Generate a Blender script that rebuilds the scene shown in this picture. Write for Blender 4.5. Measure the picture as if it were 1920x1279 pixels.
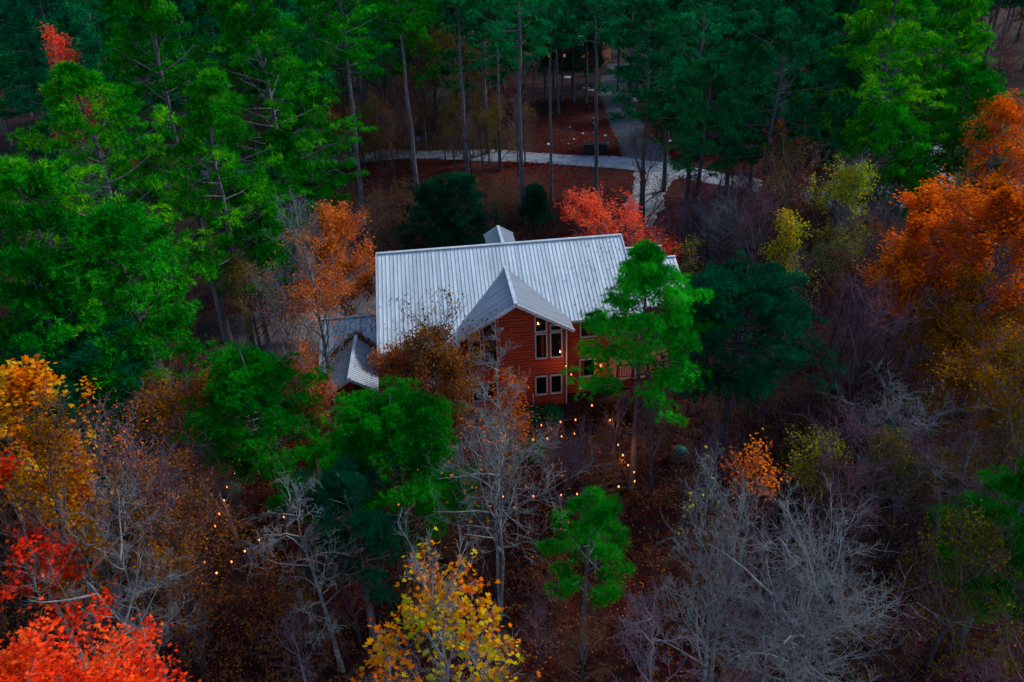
import bpy, math, random
import numpy as np
from mathutils import Matrix
SC = bpy.context.scene
for o in list(bpy.data.objects): bpy.data.objects.remove(o)
COL = SC.collection
RAD = math.radians
# ------------------------------------------------------------------ camera
CAM_H, PITCH, ROLL, FPX = 24.0, RAD(29), RAD(2.4), 1340.0
cam = bpy.data.cameras.new('camera'); cam.sensor_width = 36; cam.lens = FPX/1920*36
cam.clip_start = 0.2; cam.clip_end = 3000
camo = bpy.data.objects.new('camera', cam); COL.objects.link(camo)
camo.matrix_world = Matrix.Translation((0, 0, CAM_H)) @ Matrix.Rotation(math.pi/2-PITCH, 4, 'X') @ Matrix.Rotation(-ROLL, 4, 'Z')
SC.camera = camo
CR = np.array(camo.matrix_world.to_3x3()); CP = np.array([0, 0, CAM_H])
# ------------------------------------------------------------------ world, sun, exposure
SUN_EL, SUN_AZ = RAD(38), RAD(62)          # azimuth: direction the light comes from, clockwise from +Y (right, a little behind)
w = bpy.data.worlds.new('World'); SC.world = w; w.use_nodes = True
nt = w.node_tree; bg = nt.nodes['Background']
sky = nt.nodes.new('ShaderNodeTexSky'); sky.sky_type = 'NISHITA'; sky.sun_disc = False
sky.sun_elevation = SUN_EL; sky.sun_rotation = SUN_AZ; sky.air_density = 1.0; sky.dust_density = 0.6; sky.ozone_density = 2.0
nt.links.new(sky.outputs[0], bg.inputs[0]); bg.inputs[1].default_value = 0.11
sun = bpy.data.lights.new('sun', 'SUN'); sun.energy = 1.5; sun.angle = RAD(10); sun.color = (1, .93, .84)
suno = bpy.data.objects.new('sun', sun); COL.objects.link(suno)
suno.rotation_euler = (math.pi/2-SUN_EL, 0, math.pi-SUN_AZ)
SC.view_settings.view_transform = 'Standard'; SC.view_settings.look = 'None'
SC.view_settings.exposure = 1.15; SC.view_settings.gamma = 1.0
SC.cycles.max_bounces = 5; SC.cycles.diffuse_bounces = 2; SC.cycles.glossy_bounces = 2
SC.cycles.transmission_bounces = 2; SC.cycles.transparent_max_bounces = 4
SC.cycles.use_denoising = True
# ------------------------------------------------------------------ terrain & pixel helpers
def sstep(a, b, x):
    t = np.clip((x-a)/(b-a), 0, 1); return t*t*(3-2*t)
def terrain(x, y):
    x = np.asarray(x, float); y = np.asarray(y, float)
    z = 0.035*np.maximum(y-58, 0)*sstep(52, 70, y) - 0.07*np.maximum(26-y, 0)
    away = np.clip((np.hypot((x-0)/14, (y-40)/11)-1)*1.2, 0, 1)
    n = .28*np.sin(x*.23+1.3)*np.cos(y*.19+.4)+.16*np.sin(x*.51+y*.37)+.35*np.sin(x*.07-y*.05)
    return z + n*away*(1-.5*sstep(60, 75, y))
def tz(x, y): return float(terrain(x, y))
def ray(px, py):
    d = CR @ np.array([px-960, -(py-639.5), -FPX]); return d/np.linalg.norm(d)
def gnd(px, py, up=0.0):
    d = ray(px, py); z = 0
    for _ in range(30):
        t = (z+up-CAM_H)/d[2]; p = CP+d*t; z = tz(p[0], p[1])
    return float(p[0]), float(p[1]), z
def top(px, py, Y):
    d = ray(px, py); p = CP+d*(Y/d[1]); g = tz(p[0], Y)
    return float(p[0]), float(Y), g, float(p[2]-g)
# ------------------------------------------------------------------ object helpers
def tag(o, label=None, cat=None, group=None, kind=None):
    if label: o['label'] = label
    if cat: o['category'] = cat
    if group: o['group'] = group
    if kind: o['kind'] = kind
    return o
def empty(name, loc, rz=0, label=None, cat=None, group=None):
    o = bpy.data.objects.new(name, None); COL.objects.link(o); o.location = loc; o.rotation_euler = (0, 0, rz)
    o.empty_display_size = .3
    return tag(o, label, cat, group)
def link(name, me, parent=None):
    o = bpy.data.objects.new(name, me); COL.objects.link(o)
    if parent: o.parent = parent
    return o
def npmesh(name, V, Fs, mat=None, smooth=False):
    me = bpy.data.meshes.new(name); V = np.asarray(V, np.float32).reshape(-1, 3)
    Fs = [np.asarray(f, np.int32) for f in Fs if len(f)]
    me.vertices.add(len(V)); me.vertices.foreach_set('co', V.ravel())
    li = np.concatenate([f.ravel() for f in Fs]); tot = np.concatenate([np.full(len(f), f.shape[1], np.int32) for f in Fs])
    st = np.concatenate([[0], np.cumsum(tot)[:-1]]).astype(np.int32)
    me.loops.add(len(li)); me.loops.foreach_set('vertex_index', li)
    me.polygons.add(len(tot)); me.polygons.foreach_set('loop_start', st); me.polygons.foreach_set('loop_total', tot)
    if smooth: me.polygons.foreach_set('use_smooth', np.ones(len(tot), bool))
    me.update(calc_edges=True)
    if mat: me.materials.append(mat)
    return me
class MB:
    """collects boxes, bars, tubes, prisms -> one mesh"""
    def __init__(s): s.v = []; s.f = []
    def add(s, vs, fs):
        b = len(s.v); s.v += [tuple(map(float, p)) for p in vs]; s.f += [tuple(i+b for i in f) for f in fs]; return s
    def box(s, x0, x1, y0, y1, z0, z1):
        return s.add([(x0,y0,z0),(x1,y0,z0),(x1,y1,z0),(x0,y1,z0),(x0,y0,z1),(x1,y0,z1),(x1,y1,z1),(x0,y1,z1)],
                     [(0,3,2,1),(4,5,6,7),(0,1,5,4),(1,2,6,5),(2,3,7,6),(3,0,4,7)])
    def bar(s, a, b, wd, ht=None, up=(0,0,1)):
        a = np.array(a, float); b = np.array(b, float); ht = ht or wd
        d = b-a; d /= np.linalg.norm(d); u = np.array(up, float)
        if abs(d@u) > .98: u = np.array([1., 0, 0])
        sx = np.cross(d, u); sx /= np.linalg.norm(sx); u = np.cross(sx, d)
        c = [a+sx*i*wd/2+u*j*ht/2 for i, j in ((-1,-1),(1,-1),(1,1),(-1,1))]
        c += [p+(b-a) for p in c]
        return s.add(c, [(0,1,2,3),(7,6,5,4),(0,4,5,1),(1,5,6,2),(2,6,7,3),(3,7,4,0)])
    def slab(s, pts, th):
        """thick sheet: pts a planar loop, extruded down its normal"""
        P = [np.array(p, float) for p in pts]; n = np.cross(P[1]-P[0], P[2]-P[0]); n /= np.linalg.norm(n)
        if n[2] < 0: P = P[::-1]; n = -n
        k = len(P); Q = [p-n*th for p in P]
        return s.add(P+Q, [tuple(range(k)), tuple(range(2*k-1, k-1, -1))]+[(i, i+k, (i+1) % k+k, (i+1) % k) for i in range(k)])
    def lathe(s, prof, c=(0,0,0), n=16, jit=0, seed=0):
        rg = random.Random(seed); vs = []; fs = []
        for r, z in prof:
            for i in range(n):
                a = 2*math.pi*i/n; q = r*(1+rg.uniform(-jit, jit)); vs.append((c[0]+q*math.cos(a), c[1]+q*math.sin(a), c[2]+z))
        for k in range(len(prof)-1):
            for i in range(n):
                j = (i+1) % n; fs.append((k*n+i, k*n+j, (k+1)*n+j, (k+1)*n+i))
        fs.append(tuple(range((len(prof)-1)*n, len(prof)*n))); fs.append(tuple(range(n-1, -1, -1)))
        return s.add(vs, fs)
    def build(s, name, mat, parent=None, smooth=False):
        me = bpy.data.meshes.new(name); me.from_pydata(s.v, [], s.f); me.update()
        if smooth: me.polygons.foreach_set('use_smooth', [True]*len(me.polygons))
        me.materials.append(mat); return link(name, me, parent)
# ------------------------------------------------------------------ materials
def newmat(name):
    m = bpy.data.materials.new(name); m.use_nodes = True; nt = m.node_tree; nt.nodes.clear()
    out = nt.nodes.new('ShaderNodeOutputMaterial'); return m, nt, out
def ramp(nt, src, stops):
    r = nt.nodes.new('ShaderNodeValToRGB'); e = r.color_ramp.elements
    while len(e) < len(stops): e.new(.5)
    for el, (p, c) in zip(e, stops): el.position = p; el.color = (*c, 1)
    nt.links.new(src, r.inputs[0]); return r.outputs[0]
def math_(nt, op, a, b=None, c=None):
    n = nt.nodes.new('ShaderNodeMath'); n.operation = op
    for i, v in enumerate((a, b, c)):
        if v is None: continue
        if isinstance(v, (int, float)): n.inputs[i].default_value = v
        else: nt.links.new(v, n.inputs[i])
    return n.outputs[0]
def noise(nt, scale, detail=3, vec=None, rough=.55, coord='Object'):
    n = nt.nodes.new('ShaderNodeTexNoise'); n.inputs['Scale'].default_value = scale; n.inputs['Detail'].default_value = detail
    n.inputs['Roughness'].default_value = rough
    if vec is None:
        t = nt.nodes.new('ShaderNodeTexCoord'); vec = t.outputs[coord]
    nt.links.new(vec, n.inputs['Vector']); return n.outputs['Fac']
def mixc(nt, f, a, b, blend='MIX'):
    n = nt.nodes.new('ShaderNodeMix'); n.data_type = 'RGBA'; n.blend_type = blend
    for k, v in ((0, f), (6, a), (7, b)):
        if isinstance(v, (int, float)): n.inputs[k].default_value = v
        elif isinstance(v, tuple): n.inputs[k].default_value = (*v, 1)
        else: nt.links.new(v, n.inputs[k])
    return n.outputs[2]
def leafmat(name, cols, transl=.3, clump=.5, objvar=.25, positions=None):
    """leaf/needle: colour per leaf (random per island), drifting by clump and from tree to tree"""
    m, nt, out = newmat(name)
    g = nt.nodes.new('ShaderNodeNewGeometry'); oi = nt.nodes.new('ShaderNodeObjectInfo')
    nz = noise(nt, clump, 2)
    f = math_(nt, 'MULTIPLY_ADD', g.outputs['Random Per Island'], .45, math_(nt, 'MULTIPLY_ADD', nz, 1.5, -.55))
    f = math_(nt, 'ADD', f, math_(nt, 'MULTIPLY_ADD', oi.outputs['Random'], objvar, -objvar/2+.05))
    n = len(cols); positions = positions or [.1+.8*i/(n-1) for i in range(n)]
    c = ramp(nt, f, list(zip(positions, cols)))
    d = nt.nodes.new('ShaderNodeBsdfDiffuse'); t = nt.nodes.new('ShaderNodeBsdfTranslucent'); mx = nt.nodes.new('ShaderNodeMixShader')
    mx.inputs[0].default_value = transl
    nt.links.new(c, d.inputs[0]); nt.links.new(c, t.inputs[0]); nt.links.new(d.outputs[0], mx.inputs[1]); nt.links.new(t.outputs[0], mx.inputs[2])
    nt.links.new(mx.outputs[0], out.inputs[0]); return m
def surf(name, cols, scale=3, rough=.8, metal=0, detail=4, bump=0, bscale=None, spec=.3, stretch=None):
    m, nt, out = newmat(name); b = nt.nodes.new('ShaderNodeBsdfPrincipled')
    tc = nt.nodes.new('ShaderNodeTexCoord'); v = tc.outputs['Object']
    if stretch:
        mp = nt.nodes.new('ShaderNodeMapping'); mp.inputs['Scale'].default_value = stretch; nt.links.new(v, mp.inputs[0]); v = mp.outputs[0]
    f = noise(nt, scale, detail, v)
    n = len(cols); c = ramp(nt, f, [(.3+.4*i/max(n-1, 1), q) for i, q in enumerate(cols)])
    nt.links.new(c, b.inputs['Base Color']); b.inputs['Roughness'].default_value = rough; b.inputs['Metallic'].default_value = metal
    b.inputs['Specular IOR Level'].default_value = spec
    if bump:
        bn = nt.nodes.new('ShaderNodeBump'); bn.inputs['Strength'].default_value = bump; bn.inputs['Distance'].default_value = .03
        nt.links.new(noise(nt, bscale or scale*4, 4, v), bn.inputs['Height']); nt.links.new(bn.outputs[0], b.inputs['Normal'])
    nt.links.new(b.outputs[0], out.inputs[0]); return m
def emis(name, col, s):
    m, nt, out = newmat(name); e = nt.nodes.new('ShaderNodeEmission'); e.inputs[0].default_value = (*col, 1); e.inputs[1].default_value = s
    nt.links.new(e.outputs[0], out.inputs[0]); return m
M = {}
M['bark_pine'] = surf('bark_pine', [(.035,.033,.04),(.085,.08,.095),(.15,.145,.165)], 4, .95, stretch=(2,2,.5), bump=.6)
M['bark_warm'] = surf('bark_warm', [(.06,.035,.04),(.13,.075,.08),(.2,.13,.13)], 4, .95, stretch=(2,2,.5), bump=.6)
M['bark_dark'] = surf('bark_dark', [(.014,.013,.016),(.035,.03,.038),(.07,.065,.075)], 4, .95, stretch=(2,2,.5))
M['bark_grey'] = surf('bark_grey', [(.04,.042,.047),(.12,.125,.13),(.26,.27,.28)], 5, .9, stretch=(1.4,1.4,1), detail=6)
M['bark_lilac'] = surf('bark_lilac', [(.07,.055,.075),(.19,.16,.2),(.3,.27,.33)], 2.2, .9)
M['twig_grey'] = surf('twig_grey', [(.08,.085,.09),(.21,.225,.235)], 1.2, .9)
M['twig_lilac'] = surf('twig_lilac', [(.07,.045,.07),(.17,.13,.17)], 1.2, .9)
M['twig_brown'] = surf('twig_brown', [(.06,.03,.03),(.16,.09,.08)], 1.2, .9)
M['twig_plum'] = surf('twig_plum', [(.07,.035,.05),(.19,.11,.14)], 1.2, .9)
M['twig_pink'] = surf('twig_pink', [(.16,.09,.08),(.36,.25,.22)], 1.2, .9)
M['pine_bright'] = leafmat('pine_bright', [(.0,.045,.004),(.003,.17,.005),(.02,.36,.006),(.22,.62,.006)], objvar=.3)
M['pine_mid'] = leafmat('pine_mid', [(.0,.04,.003),(.001,.135,.005),(.006,.28,.008),(.04,.48,.01)])
M['pine_fresh'] = leafmat('pine_fresh', [(.0,.05,.004),(.002,.19,.008),(.008,.4,.012),(.04,.6,.016)])
M['pine_teal'] = leafmat('pine_teal', [(.0,.04,.016),(.001,.12,.04),(.005,.24,.068),(.015,.4,.08)])
M['pine_dark'] = leafmat('pine_dark', [(.0,.03,.018),(.0,.07,.032),(.001,.12,.045),(.006,.2,.06)])
M['leaf_orange'] = leafmat('leaf_orange', [(.3,.07,.0),(.75,.12,.0),(1.,.2,.003),(1.,.34,.012)], .35)
M['leaf_red'] = leafmat('leaf_red', [(.3,.01,.004),(.7,.025,.005),(.92,.06,.01),(1.,.17,.02)], .35)
M['leaf_coral'] = leafmat('leaf_coral', [(.6,.03,.02),(.9,.09,.03),(1.,.2,.07)], .35)
M['leaf_copper'] = leafmat('leaf_copper', [(.2,.05,.006),(.6,.12,.01),(.8,.2,.025),(.45,.22,.04)], .35)
M['leaf_brown'] = leafmat('leaf_brown', [(.06,.022,.003),(.16,.05,.004),(.3,.095,.006),(.2,.1,.02)], .3)
M['leaf_amber'] = leafmat('leaf_amber', [(.12,.035,.0),(.3,.1,.0),(.42,.17,.004)], .3)
M['leaf_yellow'] = leafmat('leaf_yellow', [(.6,.07,.002),(.68,.17,.003),(.56,.36,.004),(.28,.4,.008)], .35, clump=.45)
M['leaf_lime'] = leafmat('leaf_lime', [(.08,.18,.004),(.3,.4,.004),(.65,.52,.004),(.8,.34,.004)], .35, clump=.7)
M['leaf_sage'] = leafmat('leaf_sage', [(.05,.1,.02),(.12,.17,.03),(.3,.26,.01)], .3)
M['leaf_olive'] = leafmat('leaf_olive', [(.05,.05,.003),(.13,.11,.003),(.25,.18,.005)], .3)
M['leaf_crimson'] = leafmat('leaf_crimson', [(.035,.004,.004),(.11,.008,.006),(.22,.016,.01)], .3)
M['leaf_plum'] = leafmat('leaf_plum', [(.05,.01,.02),(.12,.025,.045),(.2,.05,.07)], .3)
M['leaf_yellowmix'] = leafmat('leaf_yellowmix', [(.5,.05,.0),(.65,.14,.0),(.7,.3,.01),(.5,.36,.01)], .35, clump=.8)
# ------------------------------------------------------------------ tubes, needles, leaves (vectorised)
def nrm(a): return a/np.maximum(np.linalg.norm(a, axis=-1, keepdims=True), 1e-9)
def tubes(sets, sides):
    """sets: list of (P (N,K,3), R (N,K)); returns V, F quads"""
    VV = []; FF = []; base = 0
    for (P, R), S in zip(sets, sides):
        if len(P) == 0: continue
        N, K, _ = P.shape; T = nrm(np.gradient(P, axis=1)); avg = nrm(P[:, -1]-P[:, 0])
        ref = np.where(np.abs(avg[:, 2:3]) > .8, np.array([[1., 0, 0]]), np.array([[0, 0, 1.]]))[:, None, :]
        A = nrm(np.cross(T, ref)); B = np.cross(T, A)
        th = np.arange(S)*2*math.pi/S
        V = P[:, :, None]+R[:, :, None, None]*(np.cos(th)[None, None, :, None]*A[:, :, None]+np.sin(th)[None, None, :, None]*B[:, :, None])
        idx = np.arange(N*K*S).reshape(N, K, S)+base; nx = np.roll(idx, -1, axis=2)
        F = np.stack([idx[:, :-1], nx[:, :-1], nx[:, 1:], idx[:, 1:]], -1).reshape(-1, 4)
        VV.append(V.reshape(-1, 3)); FF.append(F); base += N*K*S
    return np.concatenate(VV), [np.concatenate(FF)]
def along(P, s):
    """P (N,K,3); s (N,M) in 0..1 -> points and tangents (N,M,3)"""
    N, K, _ = P.shape; q = np.clip(s, 0, .9999)*(K-1); i = q.astype(int); f = (q-i)[..., None]; n = np.arange(N)[:, None]
    a = P[n, i]; b = P[n, i+1]; return a+(b-a)*f, nrm(b-a)
def spawn(P, M_, rng, s0, s1, ang, L, up=.2, K=4, wob=.12, crook=.1):
    """M_ children per polyline; L (N,M_) lengths"""
    N = len(P); s = s0+(s1-s0)*(np.arange(M_)[None]+rng.random((N, M_)))/M_
    p, t = along(P, s)
    r = rng.normal(size=p.shape); perp = nrm(r-(r*t).sum(-1, keepdims=True)*t)
    a = np.radians(ang)*(1+.35*rng.normal(size=s.shape))[..., None]
    d = nrm(np.cos(a)*t+np.sin(a)*perp); p = p.reshape(-1, 3); d = d.reshape(-1, 3); Ln = L.reshape(-1)
    return grow(p, d, Ln, rng, up, K, crook), s.reshape(-1)
def grow(p, d, L, rng, up, K, crook):
    Q = [p]; cur = p; dd = d
    for k in range(1, K):
        dd = nrm(dd+np.array([0, 0, up/(K-1)])+rng.normal(size=d.shape)*crook)
        cur = cur+dd*(L/(K-1))[:, None]; Q.append(cur)
    return np.stack(Q, 1)
def taper(N, K, r0, r1=.35):
    return np.asarray(r0).reshape(-1, 1)*np.linspace(1, r1, K)[None]*np.ones((N, 1))
def needles(c, d, rng, n, ln, wd, spread=.9):
    N = len(c); r = rng.normal(size=(N, n, 3)); dr = nrm(d[:, None]*.8+nrm(r)*spread)
    l = ln*(.7+.5*rng.random((N, n, 1))); b = c[:, None]+dr*.02; t = b+dr*l
    sd = nrm(np.cross(dr, rng.normal(size=dr.shape)))*wd/2
    V = np.stack([b-sd, b+sd, t], 2).reshape(-1, 3); F = np.arange(len(V)).reshape(-1, 3); return V, [F]
T_DIAMOND = (np.array([(0, 0, 0), (.34, .45, .1), (0, 1, 0), (-.34, .45, .1)]), [(0, 1, 2, 3)])
T_MAPLE = (np.array([(0, 0, 0), (.18, .1, .02), (.5, .05, .1), (.34, .3, .05), (.52, .62, .12), (.2, .55, .03), (0, 1, -.05), (-.2, .55, .03), (-.52, .62, .12), (-.34, .3, .05), (-.5, .05, .1), (-.18, .1, .02)])*np.array([1.15, 1, 1]), [tuple(range(12))])
def leaves(c, rng, size, tmpl=T_DIAMOND, flat=.5, hang=0.):
    N = len(c); T, fs = tmpl
    n = nrm(rng.normal(size=(N, 3))*(1-flat)+np.array([0, 0, 1.])*flat*1.6)
    a = rng.normal(size=(N, 3))+np.array([0, 0, -hang*2]); y = nrm(a-(a*n).sum(-1, keepdims=True)*n); x = np.cross(y, n)
    s = size*(.65+.6*rng.random((N, 1, 1)))
    V = c[:, None]+s*(T[None, :, 0:1]*x[:, None]+T[None, :, 1:2]*y[:, None]+T[None, :, 2:3]*n[:, None])
    F = (np.arange(N)[:, None]*len(T)+np.array(fs[0])[None]); return V.reshape(-1, 3), [F]
def trunkline(h, rng, K=12, wob=.15, lean=(0, 0)):
    t = np.linspace(0, 1, K); w = np.cumsum(rng.normal(size=(K, 2))*wob*h/22, 0)*t[:, None]
    P = np.stack([w[:, 0]+lean[0]*t*t, w[:, 1]+lean[1]*t*t, t*(h+.5)-.5], 1); return P[None]
# ------------------------------------------------------------------ trees
def fit(pts, r, h):
    """in-place scaler that brings a skeleton to radius r and height h"""
    q = pts.reshape(-1, 3); c = np.median(q[:, :2], 0); rr = np.percentile(np.hypot(q[:, 0]-c[0], q[:, 1]-c[1]), 94); k = r/max(rr, .1); kz = h/max(q[:, 2].max(), .1)
    def f(a):
        a[..., :2] = c+(a[..., :2]-c)*k if False else a[..., :2]*k; a[..., 2] *= kz
    return f
def pine_meshes(seed, h, w, cb=.45, nb=46, shape='round', ppt=12, npt=10, nl=.26, nw=.045, subs=6, leafm='pine_mid', barkm='bark_pine', rt=None, lean=(0, 0), pr=.5, dead=7):
    rng = np.random.default_rng(seed); T = trunkline(h, rng, lean=lean); rt = rt or .1+h*.0085
    R = (rt*(1-np.linspace(0, 1, 12)**1.2*.86))[None]; R[0, 0] *= 1.25
    t = (np.arange(nb)+rng.random(nb))/nb; s = cb+(0.985-cb)*t
    p, _ = along(T, s[None]); p = p[0]
    if shape == 'cone': L = w*np.clip((1-t)**.85*(np.minimum(1, t*5+.55))+.07, .07, 1)
    elif shape == 'flat': L = w*np.clip(np.sqrt(np.maximum(0, 1-(t*1.02-.25)**2/.62)), .25, 1)
    else: L = w*np.clip((1-t)**.55*np.minimum(1, t*2.2+.45)+.08, .1, 1)
    L = L*(.65+.5*rng.random(nb)); az = np.arange(nb)*2.399+rng.random(nb)*.9; el = np.radians(-6+50*t+8*rng.normal(size=nb))
    d = np.stack([np.cos(az)*np.cos(el), np.sin(az)*np.cos(el), np.sin(el)], 1)
    B = grow(p, d, L, rng, .3, 6, .07); rb = .02+.012*L
    nd = dead; sd = cb*(.62+.4*rng.random(nd)); pd, _ = along(T, sd[None]); az2 = rng.random(nd)*6.28
    D = grow(pd[0], np.stack([np.cos(az2), np.sin(az2), np.full(nd, -.05)], 1), w*(.15+.4*rng.random(nd)), rng, -.2, 6, .14)
    Ls = (L*.36)[:, None]*(.6+.6*rng.random((nb, subs))); SB, ss = spawn(B, subs, rng, .32, .97, 48, Ls, up=.45, K=4, crook=.12)
    tips = np.concatenate([SB[:, -1], B[:, -1], SB[:, 2][rng.random(len(SB)) < .5]])
    fs = fit(tips, w*.97, h-.25); [fs(q) for q in (B, SB, tips)]
    N = len(tips); u = nrm(rng.normal(size=(N, ppt, 3))); u[..., 2] = np.abs(u[..., 2])*.85-.25
    sz = (pr*(.6+.6*rng.random((N, 1, 1)))); c = tips[:, None]+u*sz*(.55+.5*rng.random((N, ppt, 1)))*np.array([1.1, 1.1, .75])
    dd = nrm(u+np.array([0, 0, .35])); V, F = needles(c.reshape(-1, 3), dd.reshape(-1, 3), rng, npt, nl, nw)
    tv, tf = tubes([(T, R)], [9]); bv, bf = tubes([(B, taper(len(B), 6, rb)), (SB, taper(len(SB), 4, np.full(len(SB), .012))), (D, taper(len(D), 6, np.full(len(D), .022)))], [4, 3, 4])
    return [('trunk', npmesh('trunk', tv, tf, M[barkm], True)), ('branches', npmesh('branches', bv, bf, M[barkm], True)), ('crown', npmesh('crown', V, F, M[leafm]))]
def broad_meshes(seed, h, w, start=.25, limbs=12, el=50, subs=(6, 6, 4), ang=42, up=.35, leafn=0, leafsize=.12, tmpl=T_DIAMOND, leafm=None,
                 barkm='bark_grey', twigm='twig_grey', rt=None, stems=1, spread=.12, patch=0., crook=.11, thin=1., profile='oval', lean=(0, 0), leaf_top=None, jit=.18, flat=.4, hang=.3):
    rng = np.random.default_rng(seed); rt = rt or .05+h*.009
    T = []; 
    for k in range(stems):
        a = k*6.283/stems+rng.random(); o = spread*h if stems > 1 else 0
        Tk = trunkline(h*(1-.12*k*rng.random()), rng, K=12, wob=.28, lean=(lean[0]+math.cos(a)*o, lean[1]+math.sin(a)*o)); T.append(Tk)
    T = np.concatenate(T); R = np.repeat((rt*(.035+.965*(1-np.linspace(0, 1, 12))**1.05))[None], stems, 0)/(stems**.35)
    n = limbs; t = (np.arange(n)+rng.random(n))/n; s = start+(.98-start)*t
    pr = {'oval': np.sqrt(np.maximum(.06, 1-(2*t-.75)**2/1.6)), 'column': .45+.55*np.sqrt(np.maximum(0, 1-t)), 'vase': .5+.5*t**.7, 'cone': np.clip(1.05-t, .12, 1)}[profile]
    Ps = []; LL = []
    for k in range(stems):
        p, _ = along(T[k:k+1], s[None]); az = np.arange(n)*2.399+rng.random(n)*1.2+k; e = np.radians(el+18*(t-.5)+9*rng.normal(size=n))
        d = np.stack([np.cos(az)*np.cos(e), np.sin(az)*np.cos(e), np.sin(e)], 1)
        L = w*pr*(.75+.45*rng.random(n))/max(.5, math.cos(math.radians(el)))*(.8 if stems > 1 else 1); Ps.append(grow(p[0], d, L, rng, up, 7, crook)); LL.append(L)
    B0 = np.concatenate(Ps); L0 = np.concatenate(LL); r0 = (.012+.011*L0)*thin**.5
    lv = [(B0, taper(len(B0), 7, r0, .3))]; cur, L = B0, L0; rr = .011*thin; allp = []
    for i, m in enumerate(subs):
        Lc = (L*(.5 if i == 0 else .52))[:, None]*(.5+.7*rng.random((len(cur), m))); cur, ss = spawn(cur, m, rng, .25, .98, ang, Lc, up=up, K=4, crook=crook*1.2)
        L = Lc.reshape(-1); rr_ = max(rr*(.75**i), .0045*thin); lv.append((cur, taper(len(cur), 4, np.full(len(cur), rr_), .4))); allp.append(cur)
    fs = fit(allp[-1], w, h)
    for q in [T]+[a for a, _ in lv]: fs(q)
    out = []
    for k in range(stems):                          # every stem has its own trunk and branches
        cut = lambda a: a[k*len(a)//stems:(k+1)*len(a)//stems]
        tv, tf = tubes([(T[k:k+1], R[k:k+1])], [9]); bv, bf = tubes([(cut(a), cut(b)) for a, b in lv], [5]+[3]*len(subs))
        out += [('trunk', npmesh('trunk', tv, tf, M[barkm], True)), ('branches', npmesh('branches', bv, bf, M[twigm], True))]
    if leafn and leafm:
        src = allp[-1]; i = rng.integers(0, len(src), leafn); c, _ = along(src[i], rng.random((leafn, 1))); c = c[:, 0]+rng.normal(size=(leafn, 3))*jit
        if patch > 0:
            f = np.sin(c[:, 0]*1.9+seed)*np.cos(c[:, 1]*1.7+seed*2)+np.sin(c[:, 2]*1.5+seed); c = c[f > patch*2-1]
        if leaf_top is not None:
            c = c[(c[:, 2] > leaf_top[0]*h) & (c[:, 2] < leaf_top[1]*h)]
        V, F = leaves(c, rng, leafsize, tmpl, flat, hang); out.append(('crown', npmesh('crown', V, F, M[leafm])))
    return out
def plant(name, ms, loc, rz, label, cat, group=None, sc=1.):
    e = empty(name, loc, rz, label, cat, group); e.scale = (sc, sc, sc) if np.isscalar(sc) else sc
    for n, me in ms: link(n, me, e)
    return e
def copy_thing(src, loc, rz, sc, label, group=None, mats=None):
    c = src.copy(); COL.objects.link(c); c.location = loc; c.rotation_euler = (0, 0, rz); c.scale = sc; c['label'] = label
    if group: c['group'] = group
    for ch in src.children:
        k = ch.copy(); COL.objects.link(k); k.parent = c
        if mats and ch.name.split('.')[0] in mats:
            k.material_slots[0].link = 'OBJECT'; k.material_slots[0].material = M[mats[ch.name.split('.')[0]]]
    return c
rnd = random.Random(7)
def pix(x, y, z):
    q = CR.T @ (np.array([x, y, z], float)-CP); return 960+FPX*q[0]/-q[2], 639.5-FPX*q[1]/-q[2]
MARKS = [(60, 720, 'the yellow and orange poplar'), (100, 1180, 'the fiery red maple'), (150, 1000, 'the vase shaped leafless tree'), (290, 760, 'the amber tree with bare tips'), (430, 1000, 'the dark teal umbrella'),
 (460, 780, 'the bushy pine by the porch'), (560, 480, 'the coppery birch'), (640, 1050, 'the crooked dead tree'), (720, 900, 'the wide pine below the house'), (800, 1130, 'the yellow sycamore'), (895, 950, 'the silvery bare tree'),
 (1095, 1030, 'the small open pine'), (1150, 900, 'the wooden steps'), (1200, 620, 'the tall pine before the house'), (1273, 855, 'the teal topped drum'), (1400, 620, 'the dome shaped pine'), (1430, 870, 'the small orange maple'), (1400, 1080, 'the left dense bare tree'), (1600, 1080, 'the widest bare tree'),
 (1690, 820, 'the forked bare tree'), (1840, 860, 'the slanting bare tree'), (1880, 1050, 'the pine at the right edge'), (1850, 620, 'the golden brown tree'), (1770, 420, 'the big orange maple'), (1610, 400, 'the tall lime poplar'), (1480, 440, 'the slim yellow poplar'), (1385, 400, 'the bare white branched tree'),
 (1170, 390, 'the vivid coral tree'), (1215, 360, 'the gravel track'), (1118, 283, 'the black trash bin'), (786, 260, 'the blue sign'), (830, 390, 'the young evergreens'), (935, 310, 'the middle of the road'), (650, 300, 'the left end of the road'), (480, 150, 'the broad bright pine'), (240, 100, 'the tallest cone shaped pine'),
 (100, 250, 'the rounded bright pine'), (80, 90, 'the red topped maples'), (300, 560, 'the dark gap among the left pines'), (180, 620, 'the low dark left pine'), (1080, 60, 'the distant cabin'), (1180, 220, 'the asphalt driveway'), (1475, 250, 'the small orange tree in the stand'), (1700, 330, 'the right bend of the road'), (1880, 60, 'the top right corner'), (1650, 60, 'the bright top right pine'), (1300, 330, 'the large grey trunked pine'), (760, 60, 'the clear stemmed pines'), (1400, 120, 'the dull teal pines')]
seen_labels = {}
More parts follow.
